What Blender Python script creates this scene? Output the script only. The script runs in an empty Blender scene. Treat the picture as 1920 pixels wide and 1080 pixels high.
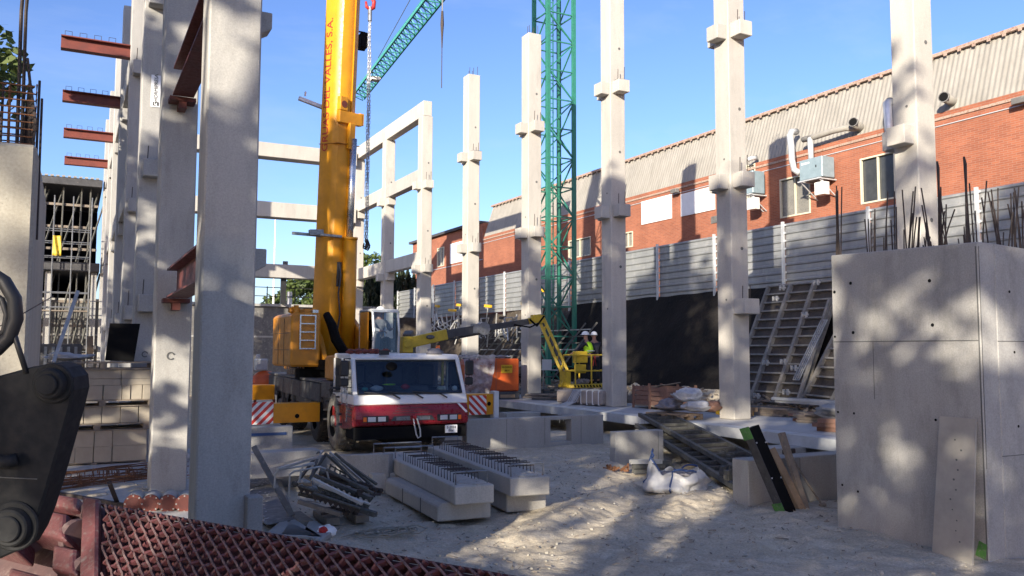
import bpy, math, random
from mathutils import Vector, Matrix, noise
R=math.radians
random.seed(7)
sc=bpy.context.scene; col=sc.collection
# ---------------- camera
CH=2.3; YAW,PIT,ROL=R(27.4),R(4.22),R(0.17); FP=1594.0
cf=Vector((math.sin(YAW)*math.cos(PIT),math.cos(YAW)*math.cos(PIT),math.sin(PIT)))
cx=Vector((math.cos(YAW),-math.sin(YAW),0)); cu=cx.cross(cf)
cx,cu=cx*math.cos(ROL)+cu*math.sin(ROL),cu*math.cos(ROL)-cx*math.sin(ROL)
cam=bpy.data.objects.new('camera',bpy.data.cameras.new('camera')); col.objects.link(cam); sc.camera=cam
cam.data.sensor_width=36; cam.data.lens=FP/1920*36; cam.data.clip_start=.05; cam.data.clip_end=4000
cam.matrix_world=Matrix(((cx.x,cu.x,-cf.x,0),(cx.y,cu.y,-cf.y,0),(cx.z,cu.z,-cf.z,CH),(0,0,0,1)))
# ---------------- light: low sun from behind the camera's left shoulder
SAZ=R(50.5); SEL=R(16.4)          # direction the light travels (from +Y towards +X), elevation of the sun
ld=Vector((math.sin(SAZ)*math.cos(SEL),math.cos(SAZ)*math.cos(SEL),-math.sin(SEL)))
sun=bpy.data.objects.new('sun',bpy.data.lights.new('sun','SUN')); col.objects.link(sun)
sun.data.energy=5.0; sun.data.angle=R(.53); sun.data.color=(1,.90,.74)
sun.rotation_euler=ld.to_track_quat('-Z','Y').to_euler()
w=bpy.data.worlds.new('World'); sc.world=w; w.use_nodes=True
wn=w.node_tree; bg=wn.nodes['Background']
sky=wn.nodes.new('ShaderNodeTexSky'); sky.sky_type='NISHITA'; sky.sun_disc=False
sky.sun_elevation=SEL; sky.sun_rotation=SAZ+math.pi; sky.air_density=1.0; sky.dust_density=1.3; sky.ozone_density=3.2; sky.altitude=300
gm=wn.nodes.new('ShaderNodeGamma'); gm.inputs[1].default_value=1.18; wn.links.new(sky.outputs[0],gm.inputs[0])
tn=wn.nodes.new('ShaderNodeMixRGB'); tn.blend_type='MULTIPLY'; tn.inputs[0].default_value=1; tn.inputs[2].default_value=(.89,.825,.965,1)
wn.links.new(gm.outputs[0],tn.inputs[1]); wtc=wn.nodes.new('ShaderNodeTexCoord'); wmp=wn.nodes.new('ShaderNodeMapping'); wmp.inputs['Scale'].default_value=(1.2,3.2,6); wmp.inputs['Rotation'].default_value=(.1,.25,.6)
wno=wn.nodes.new('ShaderNodeTexNoise'); wno.inputs['Scale'].default_value=2.2; wno.inputs['Detail'].default_value=7; wno.inputs['Roughness'].default_value=.62
wrp=wn.nodes.new('ShaderNodeValToRGB'); wrp.color_ramp.elements[0].position=.52; wrp.color_ramp.elements[0].color=(0,0,0,1); wrp.color_ramp.elements[1].position=.80; wrp.color_ramp.elements[1].color=(.16,.16,.16,1)
wmx=wn.nodes.new('ShaderNodeMixRGB'); wmx.inputs[2].default_value=(4.2,4.6,5.2,1)
wn.links.new(wtc.outputs['Generated'],wmp.inputs[0]); wn.links.new(wmp.outputs[0],wno.inputs['Vector']); wn.links.new(wno.outputs['Fac'],wrp.inputs[0]); wn.links.new(wrp.outputs[0],wmx.inputs[0]); wn.links.new(tn.outputs[0],wmx.inputs[1])
wn.links.new(wmx.outputs[0],bg.inputs[0]); bg.inputs[1].default_value=.11
sc.view_settings.view_transform='Standard'; sc.view_settings.look='None'; sc.view_settings.exposure=.95; sc.view_settings.gamma=1
sc.view_settings.use_curve_mapping=False

# ---------------- helpers
def at(px,py,ax,v):
    "world point where the sight line of photo pixel px,py meets the plane ax=v"
    d=cf+cx*((px-960)/FP)-cu*((py-540)/FP); i='XYZ'.index(ax)
    o=Vector((0,0,CH)); return o+d*((v-o[i])/d[i])
def dp(px,py,dep):
    return Vector((0,0,CH))+(cf+cx*((px-960)/FP)-cu*((py-540)/FP))*dep
class MB:
    def __init__(s): s.v=[];s.f=[];s.M=None
    def _a(s,pts,fs):
        n=len(s.v)
        if s.M is not None: pts=[s.M@Vector(p) for p in pts]
        s.v+= [tuple(p) for p in pts]; s.f+=[tuple(i+n for i in f) for f in fs]; return s
    def box(s,x0,x1,y0,y1,z0,z1):
        return s._a([(x0,y0,z0),(x1,y0,z0),(x1,y1,z0),(x0,y1,z0),(x0,y0,z1),(x1,y0,z1),(x1,y1,z1),(x0,y1,z1)],
          [(0,3,2,1),(4,5,6,7),(0,1,5,4),(1,2,6,5),(2,3,7,6),(3,0,4,7)])
    def cb(s,c,sx,sy,sz): return s.box(c[0]-sx/2,c[0]+sx/2,c[1]-sy/2,c[1]+sy/2,c[2]-sz/2,c[2]+sz/2)
    def beam(s,p,q,w,h=None,up=(0,0,1)):
        p=Vector(p);q=Vector(q);h=w if h is None else h
        d=(q-p).normalized(); u=Vector(up)
        if abs(d.dot(u))>.98: u=Vector((0,1,0))
        a=d.cross(u).normalized(); b=a.cross(d)
        P=[]
        for c in (p,q):
            for i,j in((-1,-1),(1,-1),(1,1),(-1,1)): P.append(c+a*(w/2*i)+b*(h/2*j))
        return s._a(P,[(0,1,2,3),(7,6,5,4),(0,4,5,1),(1,5,6,2),(2,6,7,3),(3,7,4,0)])
    def cyl(s,p,q,r,n=10,r2=None):
        p=Vector(p);q=Vector(q);r2=r if r2 is None else r2
        d=(q-p).normalized(); u=Vector((0,0,1)) if abs(d.z)<.95 else Vector((0,1,0))
        a=d.cross(u).normalized(); b=a.cross(d); P=[]
        for c,rr in((p,r),(q,r2)):
            for i in range(n):
                t=2*math.pi*i/n; P.append(c+a*(rr*math.cos(t))+b*(rr*math.sin(t)))
        F=[(i,(i+1)%n,(i+1)%n+n,i+n) for i in range(n)]
        F+=[tuple(range(n))[::-1],tuple(range(n,2*n))]
        return s._a(P,F)
    def tube(s,path,r,n=6):
        path=[Vector(p) for p in path]; P=[];m=len(path);prev=None
        for k,c in enumerate(path):
            d=(path[min(k+1,m-1)]-path[max(k-1,0)]).normalized()
            if prev is None:
                u=Vector((0,0,1)) if abs(d.z)<.9 else Vector((1,0,0)); a=d.cross(u).normalized()
            else: a=(prev-d*prev.dot(d)).normalized()
            prev=a; b=d.cross(a); rr=r[k] if isinstance(r,(list,tuple)) else r
            for i in range(n):
                t=2*math.pi*i/n; P.append(c+a*(rr*math.cos(t))+b*(rr*math.sin(t)))
        F=[(k*n+i,k*n+(i+1)%n,(k+1)*n+(i+1)%n,(k+1)*n+i) for k in range(m-1) for i in range(n)]
        F+=[tuple(range(n))[::-1],tuple(range((m-1)*n,m*n))]
        return s._a(P,F)
    def prism(s,pts,vec):
        "extrude a 3-D polygon by vec"
        pts=[Vector(p) for p in pts]; n=len(pts); v=Vector(vec)
        F=[tuple(range(n))[::-1],tuple(range(n,2*n))]+[(i,(i+1)%n,(i+1)%n+n,i+n) for i in range(n)]
        return s._a(pts+[p+v for p in pts],F)
    def quad(s,*p): return s._a(p,[tuple(range(len(p)))])
    def ball(s,c,r,n=8,m=6,sq=(1,1,1),jit=0):
        P=[];F=[]
        for i in range(m+1):
            th=math.pi*i/m
            for j in range(n):
                ph=2*math.pi*j/n; k=1+random.uniform(-jit,jit)
                P.append((c[0]+r*sq[0]*k*math.sin(th)*math.cos(ph),c[1]+r*sq[1]*k*math.sin(th)*math.sin(ph),c[2]+r*sq[2]*k*math.cos(th)))
        for i in range(m):
            for j in range(n): F.append((i*n+j,(i+1)*n+j,(i+1)*n+(j+1)%n,i*n+(j+1)%n))
        return s._a(P,F)
    def grid(s,fn,nu,nv):
        P=[fn(i/nu,j/nv) for j in range(nv+1) for i in range(nu+1)]
        return s._a(P,[(j*(nu+1)+i,j*(nu+1)+i+1,(j+1)*(nu+1)+i+1,(j+1)*(nu+1)+i) for j in range(nv) for i in range(nu)])
def obj(name,mb,m,parent=None,smooth=False,bev=0,**k):
    if isinstance(mb,MB):
        me=bpy.data.meshes.new(name); me.from_pydata(mb.v,[],mb.f); me.materials.append(m)
        if smooth: me.polygons.foreach_set('use_smooth',[True]*len(me.polygons))
        me.update()
    else: me=mb
    o=bpy.data.objects.new(name,me); col.objects.link(o)
    if parent is not None: o.parent=parent
    if bev:
        b=o.modifiers.new('bevel','BEVEL'); b.width=bev; b.segments=1; b.limit_method='ANGLE'; b.angle_limit=R(40)
    for a,b in k.items(): o[a]=b
    return o
def tag(o,label,cat,group=None):
    o['label']=label; o['category']=cat
    if group: o['group']=group
    return o
def thing(name,label,cat,loc=(0,0,0),rz=0,group=None):
    o=bpy.data.objects.new(name,None); o.empty_display_size=.2; col.objects.link(o)
    o.location=loc; o.rotation_euler=(0,0,rz); return tag(o,label,cat,group)
def struct(name,mb,m,**k): return obj(name,mb,m,kind='structure',**k)
def copy_thing(o,loc=None,rz=None,label=None):
    kids={}
    for c in col.objects:
        if c.parent: kids.setdefault(c.parent.name,[]).append(c)
    def rec(a,par):
        c=a.copy(); col.objects.link(c); c.parent=par
        for k in kids.get(a.name,[]): rec(k,c)
        return c
    c=rec(o,None)
    if loc is not None: c.location=loc
    if rz is not None: c.rotation_euler=(0,0,rz)
    if label: c['label']=label
    return c
def text_mesh(s,size,m,ext=.003,align='CENTER'):
    cu_=bpy.data.curves.new('t','FONT'); cu_.body=s; cu_.size=size; cu_.extrude=ext; cu_.align_x=align; cu_.align_y='CENTER'
    o=bpy.data.objects.new('t',cu_); col.objects.link(o)
    dg=bpy.context.evaluated_depsgraph_get(); me=bpy.data.meshes.new_from_object(o.evaluated_get(dg))
    bpy.data.objects.remove(o); me.materials.clear(); me.materials.append(m); return me

# ---------------- materials
def nmat(name):
    m=bpy.data.materials.new(name); m.use_nodes=True; return m,m.node_tree,m.node_tree.nodes['Principled BSDF']
def N(nt,t,**k):
    n=nt.nodes.new('ShaderNode'+t)
    for a,b in k.items():
        if a in n.inputs.keys(): n.inputs[a].default_value=b
        else: setattr(n,a,b)
    return n
def coords(nt,scale=(1,1,1),rnd=True):
    tc=N(nt,'TexCoord'); out=tc.outputs['Object']
    if rnd:
        oi=N(nt,'ObjectInfo'); mu=N(nt,'VectorMath',operation='MULTIPLY_ADD')
        cb=N(nt,'CombineXYZ'); 
        for i in range(3): nt.links.new(oi.outputs['Random'],cb.inputs[i])
        nt.links.new(cb.outputs[0],mu.inputs[0]); mu.inputs[1].default_value=(37,71,53); nt.links.new(out,mu.inputs[2]); out=mu.outputs[0]
    mp=N(nt,'Mapping'); mp.inputs['Scale'].default_value=scale; nt.links.new(out,mp.inputs[0]); return mp.outputs[0]
def ramp(nt,fac,stops):
    r=N(nt,'ValToRGB'); e=r.color_ramp.elements
    while len(e)<len(stops): e.new(.5)
    for i,(p,c) in enumerate(stops):
        e[i].position=p; e[i].color=(c if len(c)==4 else tuple(c)+(1,)) if isinstance(c,(tuple,list)) else (c,c,c,1)
    nt.links.new(fac,r.inputs[0]); return r.outputs[0]
def mix(nt,f,a,b,bt='MIX'):
    m=N(nt,'MixRGB',blend_type=bt)
    for i,x in enumerate((f,a,b)):
        if hasattr(x,'links'): nt.links.new(x,m.inputs[i])
        else: m.inputs[i].default_value=x if i==0 else (tuple(x)+(1,) if len(x)==3 else x)
    return m.outputs[0]
def noi(nt,v,scale,det=6,ro=.55):
    n=N(nt,'TexNoise'); n.inputs['Scale'].default_value=scale; n.inputs['Detail'].default_value=det; n.inputs['Roughness'].default_value=ro
    nt.links.new(v,n.inputs['Vector']); return n.outputs['Fac']
def bump(nt,b,h,strength=.3,dist=.02,nrm=None):
    n=N(nt,'Bump'); n.inputs['Strength'].default_value=strength; n.inputs['Distance'].default_value=dist
    nt.links.new(h,n.inputs['Height'])
    if nrm: nt.links.new(nrm,n.inputs['Normal'])
    nt.links.new(n.outputs[0],b.inputs['Normal']); return n.outputs[0]
def worn(name,c1,c2,c3=None,scale=3,rough=.6,metal=0,dirt=.35,bs=.2,bd=.004,fine=40,stretch=(1,1,1),spec=None):
    "base colour c1 mottled towards c2, worn or stained patches of c3"
    m,nt,b=nmat(name); v=coords(nt,stretch)
    f=ramp(nt,noi(nt,v,scale,7,.6),[(.35,0),(.68,1)])
    c=mix(nt,f,c1,c2)
    if c3 is not None:
        g=ramp(nt,noi(nt,v,scale*2.7,9,.68),[(1-dirt-.12,0),(1-dirt+.05,1)]); c=mix(nt,g,c,c3)
    nt.links.new(c,b.inputs['Base Color']); b.inputs['Metallic'].default_value=metal
    r=ramp(nt,noi(nt,v,scale*4,5),[(.3,max(0,rough-.12)),(.7,min(1,rough+.12))]); nt.links.new(r,b.inputs['Roughness'])
    if spec is not None: b.inputs['Specular IOR Level'].default_value=spec
    bump(nt,b,noi(nt,v,fine,4),bs,bd); return m
def concrete(name,c1,c2,stain=(.2,.19,.17),joints=None,dirt=.25,pits=True,vert=.35):
    m,nt,b=nmat(name); v=coords(nt); vs=coords(nt,(1,1,vert))
    f=ramp(nt,noi(nt,vs,1.3,8,.6),[(.3,0),(.7,1)]); c=mix(nt,f,c1,c2)
    s=ramp(nt,noi(nt,vs,2.9,8,.7),[(1-dirt-.15,0),(1-dirt+.1,1)]); s2=N(nt,'Math',operation='MULTIPLY'); s2.inputs[1].default_value=.6; nt.links.new(s,s2.inputs[0])
    c=mix(nt,s2.outputs[0],c,stain)
    sk=ramp(nt,noi(nt,coords(nt,(3,3,.5)),1.6,6,.6),[(.48,0),(.75,.28)]); c=mix(nt,sk,c,stain)
    oi=N(nt,'ObjectInfo'); c=mix(nt,1,c,ramp(nt,oi.outputs['Random'],[(0,(.88,.88,.885)),(1,(1.05,1.045,1.03))]),'MULTIPLY')
    fn=noi(nt,v,55,4,.7); c=mix(nt,.18,c,ramp(nt,fn,[(.3,(.1,.1,.1)),(.7,(.9,.9,.9))]),'OVERLAY')
    h=noi(nt,v,9,8,.6)
    if pits:
        vo=N(nt,'TexVoronoi'); vo.inputs['Scale'].default_value=26; nt.links.new(v,vo.inputs['Vector'])
        p=ramp(nt,vo.outputs['Distance'],[(.05,0),(.09,1)]); nn=ramp(nt,noi(nt,v,4,3),[(.45,1),(.6,0)])
        p=mix(nt,1,p,nn,'LIGHTEN'); c=mix(nt,1,c,mix(nt,.55,(1,1,1),p),'MULTIPLY')
    nt.links.new(c,b.inputs['Base Color']); b.inputs['Roughness'].default_value=.85; b.inputs['Specular IOR Level'].default_value=.25
    bump(nt,b,h,.25,.02); return m
M={}
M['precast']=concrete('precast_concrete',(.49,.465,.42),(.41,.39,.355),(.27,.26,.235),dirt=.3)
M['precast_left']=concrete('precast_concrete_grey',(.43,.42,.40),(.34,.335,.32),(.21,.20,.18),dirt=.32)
M['cast']=concrete('cast_concrete',(.40,.395,.38),(.33,.325,.315),(.19,.185,.17),dirt=.36,vert=.5)
M['footing']=concrete('footing_concrete',(.40,.395,.375),(.32,.315,.30),(.24,.22,.19),dirt=.3)
M['warmwall']=concrete('old_wall_concrete',(.46,.43,.35),(.36,.34,.29),(.22,.19,.14),dirt=.25)
M['slab']=concrete('slab_concrete',(.52,.51,.49),(.42,.41,.39),(.33,.29,.24),dirt=.28)
M['dark_joint']=worn('joint_grey',(.09,.09,.09),(.13,.13,.125),rough=.9)
M['galv']=worn('galvanised_sheet',(.36,.37,.37),(.27,.28,.285),(.43,.43,.42),1.2,.45,.35,.35,.1,.002,20,(1,1,.4))
M['galv_post']=worn('galvanised_post',(.62,.64,.65),(.5,.52,.53),rough=.45,metal=.3)
M['steel']=worn('bare_steel',(.30,.31,.32),(.2,.21,.22),(.13,.10,.08),5,.42,.6,.35)
M['silver']=worn('bright_steel',(.62,.64,.66),(.5,.52,.55),rough=.25,metal=.8)
M['rust']=worn('rusty_rebar',(.20,.085,.035),(.12,.055,.03),(.30,.14,.06),12,.85,.1,.35)
M['rebar']=worn('dark_rebar',(.07,.052,.045),(.045,.038,.036),(.14,.07,.035),12,.8,.2,.25)
M['redsteel']=worn('red_primer_steel',(.19,.045,.03),(.13,.035,.028),(.09,.045,.035),4,.6,.1,.3)
M['darkred']=worn('shop_primer_steel',(.13,.034,.027),(.09,.028,.024),(.05,.03,.025),4,.6,.1,.3)
M['form']=worn('formwork_steel',(.12,.118,.105),(.07,.072,.068),(.24,.24,.22),5,.75,.2,.3)
M['formply']=worn('formwork_ply',(.075,.062,.05),(.04,.036,.032),(.17,.15,.12),5,.75,0,.25)
M['formlight']=worn('aluminium_form',(.5,.5,.48),(.36,.36,.35),(.24,.23,.2),6,.5,.35,.3)
M['wood']=worn('sawn_timber',(.34,.235,.14),(.24,.165,.10),(.15,.115,.08),4,.8,0,.3,.3,.004,30,(1,1,1))
M['greywood']=worn('weathered_timber',(.25,.205,.16),(.17,.145,.12),(.36,.32,.27),5,.85,0,.3)
M['redwood']=worn('red_timber',(.24,.125,.085),(.17,.10,.075),(.30,.22,.17),5,.85,0,.3)
M['paleboard']=worn('pale_board',(.36,.335,.29),(.28,.265,.235),(.15,.13,.10),3,.8,0,.2)
M['yellow']=worn('crane_yellow',(.74,.31,.008),(.60,.25,.010),(.30,.16,.04),2.6,.4,0,.26,.05,.002)
M['orangey']=worn('crane_housing_orange',(.62,.25,.015),(.50,.20,.015),(.28,.13,.03),2.5,.42,0,.3,.06,.002)
M['liftyellow']=worn('lift_yellow',(.60,.42,.03),(.48,.33,.03),(.16,.12,.06),6,.5,0,.3)
M['white']=worn('white_paint',(.78,.77,.74),(.68,.67,.64),(.42,.41,.38),3,.35,0,.16)
M['truckred']=worn('dark_red_paint',(.26,.014,.022),(.20,.012,.018),(.10,.03,.03),3,.32,0,.2,.05,.002)
M['red']=worn('signal_red',(.48,.02,.018),(.38,.018,.015),rough=.55)
M['bucketred']=worn('bucket_red_paint',(.125,.036,.040),(.09,.033,.037),(.14,.11,.105),13,.6,0,.36,.5,.006,25)
M['bucketdark']=worn('worn_bucket_steel',(.16,.095,.098),(.11,.075,.078),(.24,.18,.17),6,.55,.3,.35,.4,.006,25)
M['orange']=worn('machine_orange',(.58,.105,.02),(.48,.085,.018),(.25,.07,.03),4,.5,0,.25)
M['green']=worn('tower_crane_green',(.03,.19,.135),(.025,.15,.105),(.07,.16,.11),5,.5,0,.3)
M['teal']=worn('jib_green',(.045,.27,.23),(.035,.22,.19),(.1,.25,.2),5,.5,0,.25)
M['rubber']=worn('tyre_rubber',(.022,.022,.023),(.035,.034,.032),(.13,.125,.115),5,.85,0,.3,.4,.004)
M['dustyrubber']=worn('dusty_tyre',(.20,.19,.165),(.10,.095,.085),(.05,.05,.048),5,.9,0,.35,.4,.004)
M['black']=worn('black_plastic',(.016,.016,.018),(.026,.026,.028),rough=.5)
M['armblack']=worn('black_arm_paint',(.006,.007,.009),(.010,.011,.013),(.035,.031,.028),7,.78,0,.14,.25,.004)
M['chassis']=worn('dusty_dark_chassis',(.075,.075,.08),(.05,.05,.053),(.17,.16,.145),4,.6,.2,.3)
M['dustgrey']=worn('dusty_grey_panel',(.16,.155,.15),(.11,.108,.105),(.30,.29,.26),3,.7,.1,.35)
M['roof']=None
M['net']=None
M['pebble']=worn('ground_stone',(.44,.41,.35),(.34,.32,.27),rough=.95)
M['tarp']=worn('black_membrane',(.013,.0125,.0125),(.024,.021,.019),(.085,.062,.045),1.0,.9,0,.24,.9,.05,9,spec=.15)
M['plastic']=worn('milky_plastic',(.55,.56,.57),(.42,.43,.45),(.7,.7,.7),5,.35,0,.3,.9,.03,9)
M['bag']=worn('white_woven_bag',(.5,.5,.5),(.40,.40,.41),(.38,.36,.33),6,.6,0,.25,.7,.02,12)
M['greycloth']=worn('grey_cloth',(.25,.24,.26),(.16,.155,.17),(.1,.1,.1),6,.8,0,.25,.8,.02,12)
M['hivis']=worn('hi_vis_yellow',(.45,.85,.02),(.4,.75,.02),rough=.7)
M['navy']=worn('dark_work_trousers',(.015,.018,.03),(.022,.024,.035),rough=.85)
M['skin']=worn('skin',(.42,.23,.16),(.36,.19,.13),rough=.5)
M['orangevest']=worn('harness_red',(.45,.05,.05),(.4,.05,.05),rough=.7)
M['blue']=worn('blue_grey_heater',(.27,.35,.39),(.21,.28,.31),(.33,.40,.42),4,.45,.1,.2)
M['bluepaint']=worn('blue_paint',(.03,.07,.2),(.03,.06,.16),rough=.6)
M['greenpaint']=worn('green_marking_paint',(.09,.27,.05),(.07,.20,.05),(.2,.2,.18),9,.8,0,.35)
M['foam']=worn('beige_boxes',(.36,.30,.25),(.28,.24,.21),rough=.8)
M['blockmat']=worn('grey_block',(.38,.335,.265),(.31,.275,.22),(.23,.205,.17),2.5,.92,0,.25,.5,.004,60)
M['board_black']=worn('black_board',(.006,.006,.007),(.009,.009,.009),rough=.8,spec=.1)
M['yellowsign']=worn('yellow_label',(.7,.42,.02),(.6,.36,.02),rough=.5)
M['fibre']=None
M['cream']=worn('cream_frame',(.62,.58,.44),(.54,.5,.38),rough=.6)
M['whiteboard']=worn('white_panel',(.86,.86,.86),(.78,.78,.78),rough=.6)
M['darkwin']=worn('dark_pane',(.035,.04,.045),(.055,.06,.065),rough=.12)
M['shadepane']=worn('blind_pane',(.22,.21,.185),(.17,.165,.15),rough=.3)
M['bark']=worn('bark',(.10,.075,.055),(.06,.05,.04),rough=.9)
M['trim']=worn('roof_trim',(.40,.29,.23),(.34,.26,.21),(.22,.12,.08),5,.85,0,.4)
M['darkroof']=worn('dark_eave',(.05,.05,.055),(.07,.07,.075),rough=.8)
M['rope']=worn('hemp_rope',(.32,.29,.23),(.22,.20,.16),rough=.9)
M['amber']=None
def simple(name,c,rough=.4,metal=0,trans=0,emit=None,alpha=1):
    m,nt,b=nmat(name); b.inputs['Base Color'].default_value=tuple(c)+(1,); b.inputs['Roughness'].default_value=rough; b.inputs['Metallic'].default_value=metal
    b.inputs['Transmission Weight'].default_value=trans; b.inputs['Alpha'].default_value=alpha
    if emit: b.inputs['Emission Color'].default_value=tuple(c)+(1,); b.inputs['Emission Strength'].default_value=emit
    return m
M['amber']=simple('amber_lens',(.9,.18,.02),.25)
def glassmat(name,tint,spec=.5,a=.35):
    m,nt,b=nmat(name); out=nt.nodes['Material Output']
    t=N(nt,'BsdfTransparent'); t.inputs[0].default_value=tuple(tint)+(1,); g=N(nt,'BsdfGlossy'); g.inputs['Roughness'].default_value=.03; g.inputs[0].default_value=(.8,.87,.95,1)
    fr=N(nt,'Fresnel'); fr.inputs[0].default_value=1.5; mx=N(nt,'MixShader'); 
    mm=N(nt,'Math',operation='MULTIPLY_ADD'); mm.inputs[1].default_value=1.0; mm.inputs[2].default_value=a; nt.links.new(fr.outputs[0],mm.inputs[0])
    nt.links.new(mm.outputs[0],mx.inputs[0]); nt.links.new(t.outputs[0],mx.inputs[1]); nt.links.new(g.outputs[0],mx.inputs[2]); nt.links.new(mx.outputs[0],out.inputs[0]); return m
M['glass']=glassmat('windscreen_glass',(.62,.72,.76),a=.02)
M['lamp']=simple('lamp_lens',(.75,.76,.78),.12,.3)
# brick wall
def brickmat():
    m,nt,b=nmat('red_brick'); tc=N(nt,'TexCoord'); sp=N(nt,'SeparateXYZ'); nt.links.new(tc.outputs['Object'],sp.inputs[0])
    ad=N(nt,'Math',operation='ADD'); nt.links.new(sp.outputs[0],ad.inputs[0]); nt.links.new(sp.outputs[1],ad.inputs[1])
    cb=N(nt,'CombineXYZ'); nt.links.new(ad.outputs[0],cb.inputs[0]); nt.links.new(sp.outputs[2],cb.inputs[1])
    br=N(nt,'TexBrick'); nt.links.new(cb.outputs[0],br.inputs['Vector']); br.inputs['Scale'].default_value=1
    br.inputs['Brick Width'].default_value=.25; br.inputs['Row Height'].default_value=.065; br.inputs['Mortar Size'].default_value=.007
    br.inputs['Color1'].default_value=(.35,.125,.07,1); br.inputs['Color2'].default_value=(.27,.095,.057,1); br.inputs['Mortar'].default_value=(.30,.19,.145,1); br.inputs['Mortar Smooth'].default_value=.4
    f=ramp(nt,noi(nt,cb.outputs[0],.8,6),[(.3,(.82,.8,.8)),(.7,(1.1,1.08,1.05))]); c=mix(nt,1,br.outputs['Color'],f,'MULTIPLY')
    g=ramp(nt,noi(nt,cb.outputs[0],5,8,.7),[(.6,0),(.75,.4)]); c=mix(nt,g,c,(.38,.21,.15))
    nt.links.new(c,b.inputs['Base Color']); b.inputs['Roughness'].default_value=.9; b.inputs['Specular IOR Level'].default_value=.2
    bump(nt,b,br.outputs['Fac'],-.4,.01); return m
M['brick']=brickmat()
def fibremat():
    m,nt,b=nmat('fibre_cement'); v=coords(nt,(1,1,.25),False); w_=coords(nt,(1,1,1),False)
    f=ramp(nt,noi(nt,v,3,8,.65),[(.3,(.25,.235,.205)),(.7,(.33,.31,.275))])
    g=ramp(nt,noi(nt,w_,1.1,8,.7),[(.5,0),(.7,.55)]); c=mix(nt,g,f,(.215,.205,.185)); nt.links.new(c,b.inputs['Base Color']); b.inputs['Roughness'].default_value=.95
    bump(nt,b,noi(nt,w_,30,4),.3,.005); return m
M['fibre']=fibremat()
def groundmat(name,c1,c2,c3,st=.6):
    m,nt,b=nmat(name); tc=N(nt,'TexCoord'); v=tc.outputs['Object']
    f=ramp(nt,noi(nt,v,.55,8,.62),[(.3,0),(.7,1)]); c=mix(nt,f,c1,c2)
    g=ramp(nt,noi(nt,v,2.3,10,.72),[(.48,0),(.66,1)]); c=mix(nt,g,c,c3)
    s=ramp(nt,noi(nt,v,34,6,.8),[(.34,(.66,.65,.64)),(.66,(1.16,1.15,1.14))]); c=mix(nt,1,c,s,'MULTIPLY')
    nt.links.new(c,b.inputs['Base Color']); b.inputs['Roughness'].default_value=.95; b.inputs['Specular IOR Level'].default_value=.15
    a=noi(nt,v,3.5,12,.62); n1=bump(nt,b,a,.55,.07); vo=N(nt,'TexVoronoi'); vo.inputs['Scale'].default_value=22; nt.links.new(v,vo.inputs['Vector'])
    bump(nt,b,vo.outputs['Distance'],st*.3,.012,n1); return m
M['ground']=groundmat('dusty_site_ground',(.55,.485,.375),(.45,.395,.305),(.63,.565,.45))
M['earth']=groundmat('brown_earth',(.085,.07,.055),(.055,.046,.038),(.14,.12,.10))
def leafmat(name,c1,c2):
    m,nt,b=nmat(name); oi=N(nt,'NewGeometry'); f=ramp(nt,oi.outputs['Random Per Island'],[(0,c1),(1,c2)])
    nt.links.new(f,b.inputs['Base Color']); b.inputs['Roughness'].default_value=.6
    out=nt.nodes['Material Output']; t=N(nt,'BsdfTranslucent'); nt.links.new(f,t.inputs[0]); mx=N(nt,'MixShader'); mx.inputs[0].default_value=.25
    nt.links.new(b.outputs[0],mx.inputs[1]); nt.links.new(t.outputs[0],mx.inputs[2]); nt.links.new(mx.outputs[0],out.inputs[0]); return m
M['leaf']=leafmat('green_leaf',(.045,.075,.018),(.11,.15,.035)); M['cypress']=leafmat('cypress_leaf',(.012,.022,.010),(.03,.045,.018))
def stripemat():
    m,nt,b=nmat('red_white_stripes'); tc=N(nt,'TexCoord'); sp=N(nt,'SeparateXYZ'); nt.links.new(tc.outputs['Object'],sp.inputs[0])
    ad=N(nt,'Math',operation='SUBTRACT'); nt.links.new(sp.outputs[2],ad.inputs[1]); nt.links.new(sp.outputs[0],ad.inputs[0])
    mu=N(nt,'Math',operation='MULTIPLY'); mu.inputs[1].default_value=1/.2; nt.links.new(ad.outputs[0],mu.inputs[0])
    fr=N(nt,'Math',operation='FRACT'); nt.links.new(mu.outputs[0],fr.inputs[0]); gt=N(nt,'Math',operation='GREATER_THAN'); gt.inputs[1].default_value=.5; nt.links.new(fr.outputs[0],gt.inputs[0])
    nt.links.new(mix(nt,gt.outputs[0],(.62,.045,.03),(.82,.81,.78)),b.inputs['Base Color']); b.inputs['Roughness'].default_value=.4; return m,ad
M['stripeL'],_=stripemat()
M['stripeR'],ad_=stripemat(); ad_.operation='ADD'

def sheetmat():
    m,nt,b=nmat('translucent_plastic_sheet'); out=nt.nodes['Material Output']; b.inputs['Base Color'].default_value=(.45,.44,.46,1); b.inputs['Roughness'].default_value=.35
    v=coords(nt); bump(nt,b,noi(nt,v,6,6),.6,.04); t=N(nt,'BsdfTransparent'); t.inputs[0].default_value=(.8,.8,.82,1); mx=N(nt,'MixShader')
    nt.links.new(ramp(nt,noi(nt,v,5,5),[(.35,.35),(.65,.75)]),mx.inputs[0]); nt.links.new(t.outputs[0],mx.inputs[1]); nt.links.new(b.outputs[0],mx.inputs[2]); nt.links.new(mx.outputs[0],out.inputs[0]); return m
M['sheetplastic']=sheetmat()
M['holewall']=concrete('tube_body_grey',(.42,.42,.41),(.34,.34,.33))
M['formrib']=worn('grey_form_rib',(.27,.255,.225),(.18,.17,.15),(.12,.08,.05),5,.7,.1,.3)
M['shell']=worn('dark_bucket_inside',(.075,.022,.024),(.05,.02,.022),(.10,.07,.065),5,.8,0,.3)
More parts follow.
